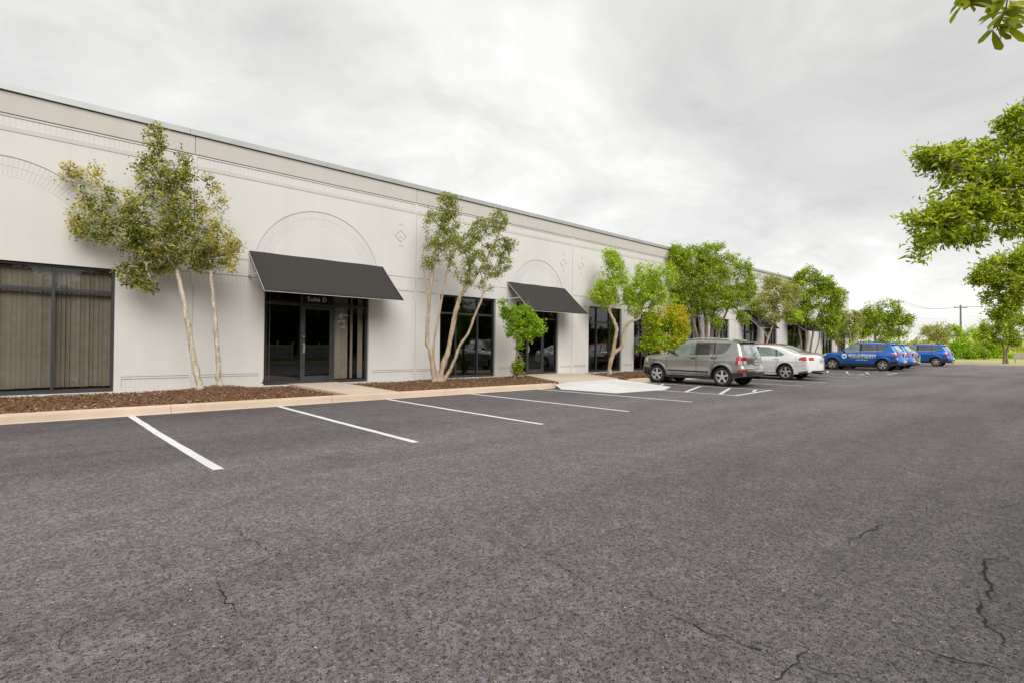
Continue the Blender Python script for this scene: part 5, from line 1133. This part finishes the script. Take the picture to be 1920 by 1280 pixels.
red, _ = make_car('parked_car', 'dark red car mostly hidden behind the white sedan', RED, (27.3, 11.0, 0), 1.0, 'cars parked nose-in along the building')
blue, BS = make_car('parked_car', 'blue suv with white company lettering on its front door', BLUE, (40.1, 10.2, 0), 1.03, 'cars parked nose-in along the building')
# company lettering on the left side of the first blue car (its own thing's part)
def decal(body, size, cx, cz, bold, parent, spacing=1.0, name='lettering'):
    cu = bpy.data.curves.new(name, 'FONT'); cu.body = body; cu.size = size; cu.offset = bold; cu.align_x = 'CENTER'; cu.align_y = 'CENTER'; cu.space_character = spacing
    o = bpy.data.objects.new(name, cu); COL.objects.link(o); bpy.context.view_layer.update()
    me = bpy.data.meshes.new_from_object(o.evaluated_get(bpy.context.evaluated_depsgraph_get())); bpy.data.objects.remove(o)
    n = len(me.vertices); c = np.empty(n*3); me.vertices.foreach_get('co', c); c = c.reshape(-1, 3)
    P = BS.side(cx-c[:, 0], cz+c[:, 1], 1, .012)
    me.vertices.foreach_set('co', P.reshape(-1)); me.materials.clear(); me.materials.append(M['white_letter']); me.update(); me.name = name
    return link(bpy.data.objects.new(name, me), parent)
body_blue = [c for c in blue.children if c.name.startswith('body')][0]
decal('encompass', .31, -.28, .93, .0065, body_blue, 1.08)
decal('HOME HEALTH & HOSPICE', .09, -.26, .77, .001, body_blue, 1.15)
decal('www.ehhi.com', .10, -.26, .64, .002, body_blue, 1.05)
mb = MB(); vsr = []
nn = 28
for r in (.055, .15):
    a = np.linspace(0, 2*math.pi, nn, endpoint=False)
    vsr.append(BS.side(.68+r*np.cos(a), .86+r*np.sin(a), 1, .012))
mb.add(np.concatenate(vsr), [(i, (i+1) % nn, nn+(i+1) % nn, nn+i) for i in range(nn)])
mb.build('emblem', M['white_letter'], body_blue)
b2 = copy_tree(blue)
for c in list(b2.children):
    if c.name.startswith('body'):
        for d in list(c.children):
            if d.name.startswith(('lettering', 'emblem')): bpy.data.objects.remove(d)
b2.location = (42.9, 10.25, 0); b2['label'] = 'blue suv directly behind the lettered blue suv, only its tail showing'
b3 = copy_tree(b2); b3.location = (56.2, 10.2, 0); b3.scale = (1.07,)*3; b3['label'] = 'blue suv at the far end of the row beside the lawn'
BLACK = dict(WHITE, paint='paint_black', mirror_mat='paint_black', handle_mat='paint_black', plate_mat='paint_black',
    profile=[(-2.15,.40),(-2.145,.62),(-2.11,.80),(-2.07,.98),(-2.0,1.05),(-1.55,1.36),(-1.35,1.45),(-.65,1.50),(-.1,1.50),(.25,1.465),(.42,1.42),(1.12,1.03),(1.3,.985),(1.8,.91),(2.15,.80),(2.28,.68),(2.33,.55),(2.36,.40)], xr=-2.15, wr=-1.25,
    sill=[(-2.15,.38),(-1.8,.3),(-1.3,.22),(1.4,.2),(1.9,.19),(2.36,.28)], seams=[[(1.02,.98),(1.0,.30)],[(-.13,1.0),(-.13,.30)],[(1.0,.3),(-.82,.3)]], clad=[[(-1.75,.36),(-2.1,.40),(-2.1,.45),(-1.75,.41)]],
    rear_bands=[(.41,.50,.94,'paint_silver','bumper')], rscreen=(-1.97,-1.58), tail_side=[[(-1.80,.86),(-1.85,1.0),(-2.06,.98),(-2.09,.84)]], tail_rear=[(.84,1.0,.62,.985)], belt_strip=None)
make_car('parked_car', 'dark hatchback parked between the second and the farthest blue suv', BLACK, (47.4, 10.6, 0), 1.0, 'cars parked nose-in along the building')
# ------------------------------------------------------------------ trees
def leaf_mesh(name, C, Lsz, mats, midx, parent, rs, droop=.3, width=.42, along=None):
    """one small folded leaf (four triangles' worth) per row of C"""
    n = len(C)
    a = rs.random(n)*2*math.pi; el = (rs.random(n)-.5)*2.0-droop
    d = np.stack([np.cos(a)*np.cos(el), np.sin(a)*np.cos(el), np.sin(el)], -1)
    if along is not None:
        d = d+along*.75; d /= np.linalg.norm(d, axis=1, keepdims=True)+1e-9
    r = rs.normal(size=(n, 3)); w = np.cross(d, r); w /= np.linalg.norm(w, axis=1, keepdims=True)+1e-9
    nn = np.cross(w, d)
    L = (Lsz*(.65+.7*rs.random(n)))[:, None]; W = L*width*(.8+.4*rs.random(n))[:, None]
    b = C; t = C+d*L-nn*L*.12
    m1 = C+d*L*.5+w*W*.5+nn*L*.10; m2 = C+d*L*.5-w*W*.5+nn*L*.10
    v = np.stack([b, m1, t, m2], 1).reshape(-1, 3)
    me = bpy.data.meshes.new(name)
    me.vertices.add(n*4); me.vertices.foreach_set('co', v.reshape(-1).astype(np.float32))
    me.loops.add(n*4); me.polygons.add(n)
    me.loops.foreach_set('vertex_index', np.arange(n*4, dtype=np.int32))
    me.polygons.foreach_set('loop_start', np.arange(0, n*4, 4, dtype=np.int32))
    try: me.polygons.foreach_set('loop_total', np.full(n, 4, dtype=np.int32))
    except Exception: pass
    for m in mats: me.materials.append(M[m])
    me.polygons.foreach_set('material_index', midx.astype(np.int32))
    me.update(calc_edges=True); me.validate()
    return link(bpy.data.objects.new(name, me), parent)
def make_tree(key, label, cat='tree', name='tree', group=None, tips=260, per=30, leaf=.06, spread=.14, mats=('leaf_mid', 'leaf_lime'), bark='bark_tan', seed=1, depth=.7, twig=.006, width=.42, droop=.3, low=.45, shell=.35, trunk_n=9, mixp=0.0, dens=1.75, lsz=1.22, gap=.30):
    tips = int(tips*dens/(1-gap)); per = per*.62; spread = spread*.55; leaf = leaf*lsz
    D = TREES[key]; rs = np.random.default_rng(seed)
    root = empty(name, D['base'], label, cat, group)
    mb = MB()
    nodes, par, base_r = [], [], []
    for st in D['stems']:
        P = np.array([q[:3] for q in st]); R = [q[3] for q in st]
        # smooth the hand-set path a little
        Q, QR = [], []
        for i in range(len(P)-1):
            p0, p1, p2, p3 = P[max(0, i-1)], P[i], P[i+1], P[min(len(P)-1, i+2)]
            for t in np.linspace(0, 1, 5)[:-1]:
                Q.append(.5*((2*p1)+(-p0+p2)*t+(2*p0-5*p1+4*p2-p3)*t*t+(-p0+3*p1-3*p2+p3)*t**3)); QR.append(R[i]+(R[i+1]-R[i])*t)
        Q.append(P[-1]); QR.append(R[-1]); Q = np.array(Q)
        QR = [r*(1+.09*rs.normal()) if 0 < k_ < len(QR)-1 else r for k_, r in enumerate(QR)]
        jit = rs.normal(size=Q.shape)*np.array(QR)[:, None]*.14; jit[0] = 0; Q = Q+jit
        base = Q[0].copy()
        if base[2] < .1:
            mb.tube([tuple(Q[0]-np.array([0, 0, .25]))]+[tuple(q) for q in Q], [QR[0]*1.35, QR[0]*1.18]+QR[1:], trunk_n)
        else: mb.tube([tuple(q) for q in Q], QR, trunk_n)
        prev = -1
        for i, q in enumerate(Q):
            nodes.append(q); par.append(prev); base_r.append(QR[i]); prev = len(nodes)-1
    zmax = max(n[2] for n in nodes)
    ok = [i for i, n in enumerate(nodes) if n[2] > low*zmax] or list(range(len(nodes)))
    # tips scattered through the crown lobes, denser near each lobe's outside
    lobes = D['lobes']; wsum = sum(l[6] for l in lobes)
    T, TM = [], []
    for l in lobes:
        n = max(2, int(round(tips*l[6]/wsum)))
        u = rs.normal(size=(n, 3)); u /= np.linalg.norm(u, axis=1, keepdims=True)
        rr = (shell+(1-shell)*rs.random(n))**.6
        rr = np.where(rs.random(n) < .16, rr*(1.08+.4*rs.random(n)), rr)
        # lobes are as deep as they are wide
        p = np.array(l[:3])+u*rr[:, None]*np.array([l[3]*depth, l[3]*depth, l[4]])
        T += list(p); TM += [l[5]]*n
    T = np.array(T); TM = np.array(TM)
    sz = np.median([min(l[3], l[4]) for l in lobes])            # open gaps through the crown
    g = np.zeros(len(T))
    for q in range(5):
        kv = rs.normal(size=3); kv *= (2.2+1.6*rs.random())/(sz*np.linalg.norm(kv)); g += np.sin(T@kv+rs.random()*6.28)
    keep = g+rs.normal(size=len(T))*.5 > np.quantile(g, gap)
    T, TM = T[keep], TM[keep]
    if key.startswith('T') and D['base'][1] > 14 and D['base'][1] < 15.6 and D['base'][0] < 60:
        T[:, 1] = np.minimum(T[:, 1], YW-.18-D['base'][1])       # nothing grows into the wall
    act = np.array([nodes[i] for i in ok]); aidx = list(ok)
    dist = np.array([np.min(np.linalg.norm(act-t, axis=1)) for t in T])
    order = np.argsort(dist)
    newN = {i: (nodes[i], -1) for i in ok}
    NP = [tuple(nodes[i]) for i in ok]; NPA = [-1]*len(ok); ISR = [True]*len(ok); NR = [base_r[i] for i in ok]
    pos = np.array(NP)
    buf = np.zeros((len(NP)+len(T)*4, 3)); buf[:len(NP)] = pos; cnt = len(NP)
    tipnode = []
    for ti in order:
        t = T[ti]; d = np.linalg.norm(buf[:cnt]-t, axis=1)
        d = d+np.maximum(0, buf[:cnt, 2]-t[2])*.6           # prefer to grow upward
        j = int(np.argmin(d)); a = buf[j]; L = np.linalg.norm(t-a); n = 1 if L < .25 else (2 if L < .7 else 3)
        pj = j
        for q in range(1, n+1):
            f = q/n; p = a+(t-a)*f
            if q < n: p = p+rs.normal(size=3)*L*.05+np.array([0, 0, L*.06*math.sin(math.pi*f)])
            buf[cnt] = p; NPA.append(pj); NR.append(0); pj = cnt; cnt += 1
        tipnode.append(pj)
    count = np.zeros(cnt)
    for tn in tipnode:
        k = tn
        while k >= 0: count[k] += 1; k = NPA[k]
    n0 = len(ok)
    kids = {}
    for i in range(n0, cnt): kids.setdefault(NPA[i], []).append(i)
    for i in range(n0, cnt):
        p = NPA[i]
        if p >= n0 and kids[p][0] == i: continue           # continues a chain drawn from its start
        path = [p, i]
        while path[-1] in kids: path.append(kids[path[-1]][0])
        rr = [twig*math.sqrt(max(1, count[q]))*.95 for q in path]; rr[0] = rr[1]
        if p < n0: cap = max(twig, NR[p]*.8); rr = [min(r, cap) for r in rr]
        rr[-1] *= .5
        mb.tube([tuple(buf[q]) for q in path], rr, 5 if rr[0] > .012 else 3, cap=False)
    mb.build('trunk', M[bark], root, smooth=True)
    # leaves in tufts round every tip and along the last length of twig
    ntip = len(T); tn = np.array(tipnode); tipm = TM[order]
    k = rs.poisson(per, ntip); idx = np.repeat(np.arange(ntip), k)
    A = buf[tn][idx]; B = buf[np.array([NPA[q] for q in tn])][idx]
    s = rs.random(len(idx))**1.3
    tw = A-B; tw = tw/(np.linalg.norm(tw, axis=1, keepdims=True)+1e-6)
    C = A+(B-A)*s[:, None]*.9+rs.normal(size=(len(idx), 3))*spread*np.array([1, 1, .8])
    if D['base'][1] > 14 and D['base'][1] < 15.6 and D['base'][0] < 60: C[:, 1] = np.minimum(C[:, 1], YW-.03-D['base'][1]-rs.random(len(C))*.3)
    if D['base'][2] < 1: C[:, 2] = np.maximum(C[:, 2], .04)
    mi = tipm[idx]
    if mixp: mi = np.where(rs.random(ntip)[idx] < mixp, 1-mi, mi)
    leaf_mesh('crown', C, np.full(len(C), leaf), mats, mi, root, rs, droop, width, tw)
    return root
GW = 'trees along the building wall'
make_tree('T1', 'tall sparse olive green tree with one slim pale trunk left of the suite entrance', group=GW, tips=560, per=25, leaf=.067, spread=.11, mats=('leaf_oak', 'leaf_yellow_tip'), bark='bark_pale', seed=2, twig=.0038, width=.5, dens=1.9, lsz=1.0, gap=.12, mixp=.10)
make_tree('T2', 'smaller yellow tipped tree with pale trunk beside the first awning', group=GW, tips=170, per=25, leaf=.058, spread=.11, mats=('leaf_oak', 'leaf_yellow_tip'), bark='bark_pale', seed=3, twig=.0038, width=.45, dens=1.7, lsz=1.0, gap=.12, mixp=.12)
make_tree('T3', 'leaning tree with several bare tan trunks from one base between the two awnings', group=GW, tips=560, per=25, leaf=.07, spread=.105, mats=('leaf_olive', 'leaf_lime'), bark='bark_tan', seed=4, twig=.0045, low=.5, dens=1.75, lsz=.95, gap=.2, mixp=.12)
make_tree('T4', 'small bright green bushy tree in front of the second entrance', group=GW, tips=190, per=38, leaf=.075, spread=.10, mats=('leaf_bright', 'leaf_mid'), bark='bark_brown', seed=5, twig=.005, low=.4, lsz=1.05, gap=.15)
make_tree('T5', 'bright green tree with two crooked pale trunks in front of a dark window', group=GW, tips=420, per=34, leaf=.085, spread=.14, mats=('leaf_lime', 'leaf_bright'), bark='bark_tan', seed=6, low=.55, dens=2.6, lsz=1.0, gap=.14)
make_tree('T6', 'orange and yellow tinged bush beside the nose of the grey suv', 'bush', 'bush', 'bushes along the building wall', tips=420, per=40, leaf=.095, spread=.16, mats=('leaf_lime', 'leaf_orange'), bark='bark_brown', mixp=.18, seed=7, low=.3)
make_tree('T7', 'wide dense green tree with many trunks behind the grey suv roof', group=GW, tips=780, per=36, leaf=.10, spread=.17, mixp=.3, dens=2.5, lsz=1.0, gap=.14, mats=('leaf_mid', 'leaf_lime'), bark='bark_brown', seed=8, low=.5)
make_tree('T8', 'pale olive tree with one leaning trunk behind the white sedan', group=GW, tips=300, per=34, leaf=.10, spread=.2, mats=('leaf_pale', 'leaf_lime'), bark='bark_tan', seed=9)
make_tree('T9', 'dark green tree with a cluster of grey trunks between white sedan and lettered blue suv', group=GW, tips=440, per=34, leaf=.13, spread=.22, mats=('leaf_mid', 'leaf_lime'), mixp=.15, bark='bark_brown', seed=10, low=.5)
make_tree('T10', 'small yellowish tree at the far corner of the building', group=GW, tips=230, per=34, leaf=.13, spread=.24, mats=('leaf_mid', 'leaf_pale'), bark='bark_brown', mixp=.3, seed=12)
GF = 'trees beyond the end of the lot'
make_tree('T11', 'broad green tree past the far end of the building', group=GF, tips=330, per=34, leaf=.20, spread=.38, mats=('leaf_mid', 'leaf_lime'), bark='bark_brown', seed=13, twig=.014)
make_tree('T12', 'thin sparse tree behind the farthest blue suv', group=GF, tips=150, per=26, leaf=.22, spread=.4, mats=('leaf_pale', 'leaf_lime'), bark='bark_brown', seed=14, twig=.016)
make_tree('T12b', 'slender pale tree just left of the near utility pole', group=GF, tips=60, per=26, leaf=.22, spread=.4, mats=('leaf_lime', 'leaf_pale'), bark='bark_brown', seed=15, twig=.016)
make_tree('T13', 'round bright green bush at the foot of the near utility pole', 'bush', 'bush', GF, tips=160, per=44, leaf=.2, spread=.3, mats=('leaf_bright', 'leaf_lime'), bark='bark_brown', seed=16, low=.1)
make_tree('T13b', 'dark green bush between utility pole and lawn tree', 'bush', 'bush', GF, tips=130, per=40, leaf=.22, spread=.42, mats=('leaf_mid', 'leaf_lime'), bark='bark_brown', seed=17, low=.1)
make_tree('T13c', 'light green tree standing behind the dark bush', group=GF, tips=80, per=30, leaf=.26, spread=.5, mats=('leaf_mid', 'leaf_lime'), bark='bark_brown', seed=18, twig=.018)
make_tree('T14', 'small tree with two thin trunks on the lot edge lawn', group=GF, tips=230, per=34, leaf=.17, spread=.3, mats=('leaf_mid', 'leaf_lime'), bark='bark_brown', seed=19, twig=.012)
GR = 'trees overhanging the right side of the lot'
make_tree('T15', 'bright green tree whose lower boughs hang in front of the lawn', group=GR, tips=520, per=24, leaf=.15, spread=.22, mats=('leaf_canopy', 'leaf_mid'), bark='bark_brown', seed=20, twig=.008, low=.35, dens=2.1, lsz=1.0, gap=.38)
make_tree('T16', 'large bright green tree reaching in high over the right edge', group=GR, tips=720, per=23, leaf=.13, spread=.17, mats=('leaf_canopy', 'leaf_mid'), bark='bark_brown', seed=21, twig=.007, low=.35, width=.33, dens=1.9, lsz=1.0, gap=.5)
# near tree whose last leaves hang into the top right corner
def near_branch():
    b = TREES['T17']['base']; pts = [np.array(p) for p in TREES['T17']['pts']]
    root = empty('tree', b, 'near tree with only two drooping leaf sprays showing at the top corner', 'tree', GR)
    mb = MB()
    mb.tube([(0, 0, -.3), (.05, 0, 1.2), (0, .15, 2.6), (-.02, .4, 3.6)], [.24, .2, .17, .13], 12)
    mb.tube([(-.02, .4, 3.6), (.02, 1.4, 4.15), (.05, 2.6, 4.0), tuple(pts[0])], [.1, .06, .03, .008], 8)
    mb.tube([(-.02, .4, 3.6), (.5, -.8, 4.8), (1.0, -1.6, 5.8)], [.1, .06, .03], 8); mb.tube([(-.02, .4, 3.6), (-.9, -.3, 4.9), (-1.8, -.9, 5.9)], [.1, .06, .03], 8)
    mb.tube([tuple(p) for p in pts[:4]], [.006, .004, .003, .002], 5)
    mb.tube([tuple(pts[0]), tuple(pts[4]), tuple(pts[5]), tuple(pts[6])], [.006, .004, .003, .002], 5)
    mb.build('trunk', M['bark_brown'], root, smooth=True)
    lv = MB(); rs = random.Random(8)
    def leaf(p, d, L):
        d = Vector(d).normalized(); w = d.cross(Vector((rs.uniform(-1, 1), rs.uniform(-1, 1), rs.uniform(-.3, 1)))).normalized(); n = w.cross(d)
        rows = []
        for t, ww in ((0, .02), (.12, .05), (.35, .115), (.6, .17), (.82, .15), (.95, .07), (1, .01)):
            c = Vector(p)+d*L*t-n*L*.22*t*t
            k = ww*L*(1+.18*math.sin(t*19))
            rows.append([c-w*k+n*k*.3, c, c+w*k+n*k*.3])
        vs = [tuple(v) for r in rows for v in r]
        lv.add(vs, [(3*i+j, 3*i+j+1, 3*i+4+j, 3*i+3+j) for i in range(6) for j in range(2)])
    for chain, cnt, sp in ((pts[1:4], 44, .05), ([pts[5], pts[6]], 16, .04), ([pts[0], pts[4], pts[5]], 14, .06)):
        for i in range(cnt):
            f = i/cnt*(len(chain)-1); a = int(f); p = chain[a]+(chain[min(a+1, len(chain)-1)]-chain[a])*(f-a)
            p = p+np.array([rs.gauss(0, sp*.3), rs.gauss(0, sp*.3), rs.gauss(0, sp*.2)])
            an = rs.uniform(0, 6.28)
            leaf(p, (math.cos(an), math.sin(an), rs.uniform(-1.1, -.1)), rs.uniform(.075, .125))
    # the rest of the crown, above and outside the picture
    rs2 = np.random.default_rng(3)
    o = lv.build('crown', M['leaf_near'], root, smooth=True)
    C = np.concatenate([rs2.normal(size=(1500, 3))*np.array([.8, .7, .45])+np.array(c) for c in ((1.0, -1.7, 5.9), (-1.8, -1.0, 6.0), (.2, -.6, 6.4))])
    leaf_mesh('crown', C, np.full(len(C), .12), ('leaf_canopy',), np.zeros(len(C)), root, rs2)
near_branch()
# row of dark trees across the drive, the ones mirrored in the glazing
TREES['R'] = dict(base=[0, 0, 0], stems=[[[0, 0, 0, .2], [.05, 0, 1.4, .17], [0, .1, 2.6, .14], [.2, .2, 4.2, .08], [.1, .3, 6.4, .02]], [[0, .1, 2.4, .1], [-1.2, .2, 3.9, .06], [-2.0, .3, 5.0, .02]], [[0, .1, 2.5, .1], [1.3, -.3, 3.8, .06], [2.0, -.4, 4.6, .02]]],
    lobes=[[0, 0, 4.6, 2.5, 1.7, 0, 2], [-1.6, .2, 3.6, 1.7, 1.1, 0, 1.2], [1.7, -.3, 3.7, 1.7, 1.2, 0, 1.2], [.2, .1, 6.3, 1.7, 1.2, 0, 1], [0, -1.4, 3.5, 1.8, 1.0, 0, 1], [0, 1.4, 3.5, 1.8, 1.0, 0, 1]])
GB = 'trees across the drive from the building'
r0 = make_tree('R', 'round dark shade tree across the drive facing the building', group=GB, tips=420, per=34, leaf=.2, spread=.3, mats=('leaf_dark',), bark='bark_brown', seed=30, low=.4)
r0.location = (-9.0, -8.2, 0)
for i, (x, y, a, s) in enumerate(((-2.2, -9.0, 1.1, 1.05), (4.6, -8.6, 2.3, .95), (9.9, -9.4, .4, 1.1), (15.8, -8.8, 3.3, 1.0), (22.5, -9.3, 5.2, 1.1), (29, -8.7, 2.0, 1.0), (36, -9.2, 4.1, 1.05), (44, -8.8, .9, 1.1), (-17, -9, 4.4, 1.1), (-3, -24, 3, 1.5), (9, -26, 1, 1.6), (22, -25, 2, 1.5), (36, -26, 4, 1.6), (50, -25, 5, 1.5))):
    c = copy_tree(r0); c.location = (x, y, .0); c.rotation_euler = (0, 0, a); c.scale = (s,)*3
# white picket fence beyond that lawn
def fence(x0, x1, y, label):
    root = empty('picket_fence', (x0, y, .05), label, 'fence', 'white fence sections across the drive')
    L = x1-x0; mb = MB()
    x = .1
    while x < L-.05:
        mb.prism([(x, .1), (x+.07, .1), (x+.07, 1.15), (x+.035, 1.2), (x, 1.15)], 'y', -.012, .012); x += .105
    mb.build('pickets', M['fence_white'], root)
    mb = MB()
    for z in (.3, .95): mb.box(0, L, .013, .06, z, z+.09)
    mb.build('rail', M['fence_white'], root)
    for q in (0, L/2, L):
        mb = MB(); mb.box(q-.05, q+.05, .062, .16, 0, 1.35); mb.lathe([(.085, 1.35), (.085, 1.39), (0, 1.46)], 4, axis='z', c=(q, .11, 0)); mb.build('post', M['fence_white'], root)
fence(14.9, 17.4, -15.0, 'white picket fence section on the lawn across the drive, first from the left')
fence(18.4, 21.4, -15.4, 'white picket fence section on the lawn across the drive, second from the left')
# ------------------------------------------------------------------ utility poles and wires
def pole(P, label):
    b, t = P['base'], P['top']; root = empty('utility_pole', (b[0], b[1], 0), label, 'utility pole', 'utility poles beyond the lot')
    H = t[2]; lx, ly = t[0]-b[0], t[1]-b[1]
    mb = MB(); mb.tube([(0, 0, -.3), (lx*.5, ly*.5, H*.5), (lx, ly, H)], [.19, .165, .13], 10); mb.build('shaft', M['wood_pole'], root, smooth=True)
    mb = MB(); zc = H-.5; dx, dy = math.cos(rad(-50)), math.sin(rad(-50))
    a = 1.05
    mb.add([(sx*a*dx+k*dy*.06+lx, sx*a*dy-k*dx*.06+ly, zc+q*.07) for sx in (-1, 1) for k in (-1, 1) for q in (-1, 1)], [(0,1,3,2), (4,6,7,5), (0,4,5,1), (2,3,7,6), (0,2,6,4), (1,5,7,3)])
    mb.build('crossarm', M['wood_pole'], root)
    for s in (-.95, 0, .95):
        mb = MB(); mb.lathe([(.02, zc+.07), (.05, zc+.12), (.06, zc+.2), (.03, zc+.27), (0, zc+.28)], 8, axis='z', c=(s*dx+lx, s*dy+ly, 0)); mb.build('insulator', M['coping_metal'], root)
    return [Vector((b[0]+lx+s*dx, b[1]+ly+s*dy, zc+.26)) for s in (-.95, 0, .95)]+[Vector((b[0]+lx*.8, b[1]+ly*.8, H*.79))]
e1 = pole(POLES[0], 'wooden utility pole with crossarm standing beside the round green bush')
e2 = pole(POLES[1], 'wooden utility pole partly hidden behind the broad tree past the building')
def wire(a, b, sag):
    return [tuple(a.lerp(b, i/16)+Vector((0, 0, -sag*4*(i/16)*(1-i/16)))) for i in range(17)]
far_end = [e+Vector((26, -62, .3)) for e in e1]
for i, lab in enumerate(('thin dark wire strung between the crossarms of the two utility poles',)*3+('low slung communication wire below the crossarms',)):
    mb = MB(); mb.tube(wire(e2[i], e1[i], 1.0), .015, 4); mb.tube(wire(e1[i], far_end[i], 1.0), .015, 4)
    tag(mb.build('overhead_wire', M['wire_black']), lab, 'wire', 'wires between the utility poles')
# ------------------------------------------------------------------ far scrub
def scrub(name, label, n, bx, by, h, leaf, mat, seed):
    rs = np.random.default_rng(seed)
    x = bx[0]+(bx[1]-bx[0])*rs.random(n); y = by[0]+(by[1]-by[0])*rs.random(n)
    hh = h*(.45+.55*np.sin(y*.21+x*.05)**2+.35*np.sin(y*.83)**2)
    z = hh*rs.random(n)**.8
    o = leaf_mesh(name, np.stack([x, y, z], -1), np.full(n, leaf), (mat,), np.zeros(n), None, rs, -.8, .3)
    tag(o, label, 'scrub', kind='stuff')
scrub('tall_grass', 'tall green grass and weeds behind the mown lawn', 16000, (126, 134), (-6, 60), .8, .6, 'leaf_lime', 40)
rsd = np.random.default_rng(77)
hx = -60+150*rsd.random(60000); hz = (5.5+1.8*np.sin(hx*.35)+1.2*np.sin(hx*1.1+1))*rsd.random(60000)**.85
o = leaf_mesh('woods', np.stack([hx, -34-3.5*rsd.random(60000), hz], -1), np.full(60000, .95), ('leaf_dark',), np.zeros(60000), None, rsd, .3, .6)
tag(o, 'dense dark belt of woods far across the drive, seen only in the glazing', 'woods', kind='stuff')
scrub('vegetation', 'low pale green scrub across the far field', 16000, (150, 170), (-30, 100), 1.7, .9, 'leaf_pale', 41)
scrub('treeline', 'distant line of hazy trees at the horizon', 12000, (300, 340), (-60, 210), 4.2, 2.6, 'leaf_pale', 42)  # distance haze is put into the pale leaf colour
# slatted bench at the very edge
b = empty('bench', (79.0, 5.0, .05), 'pale slatted bench on the lawn beside the small two-trunk tree', 'bench', rz=rad(90))
mb = MB()
for k in range(4): mb.box(-.9, .9, -.3+.16*k, -.17+.16*k, .42, .46)
mb.build('seat', M['bench_board'], b)
mb = MB()
for k in range(4): mb.box(-.9, .9, .34, .38, .52+.15*k, .64+.15*k)
mb.build('backrest', M['bench_board'], b)
for x in (-.78, .78):
    for y in (-.26, .30):
        mb = MB(); mb.box(x-.04, x+.04, y-.035, y+.035, 0, .42 if y < 0 else 1.1); mb.build('leg', M['bench_board'], b)
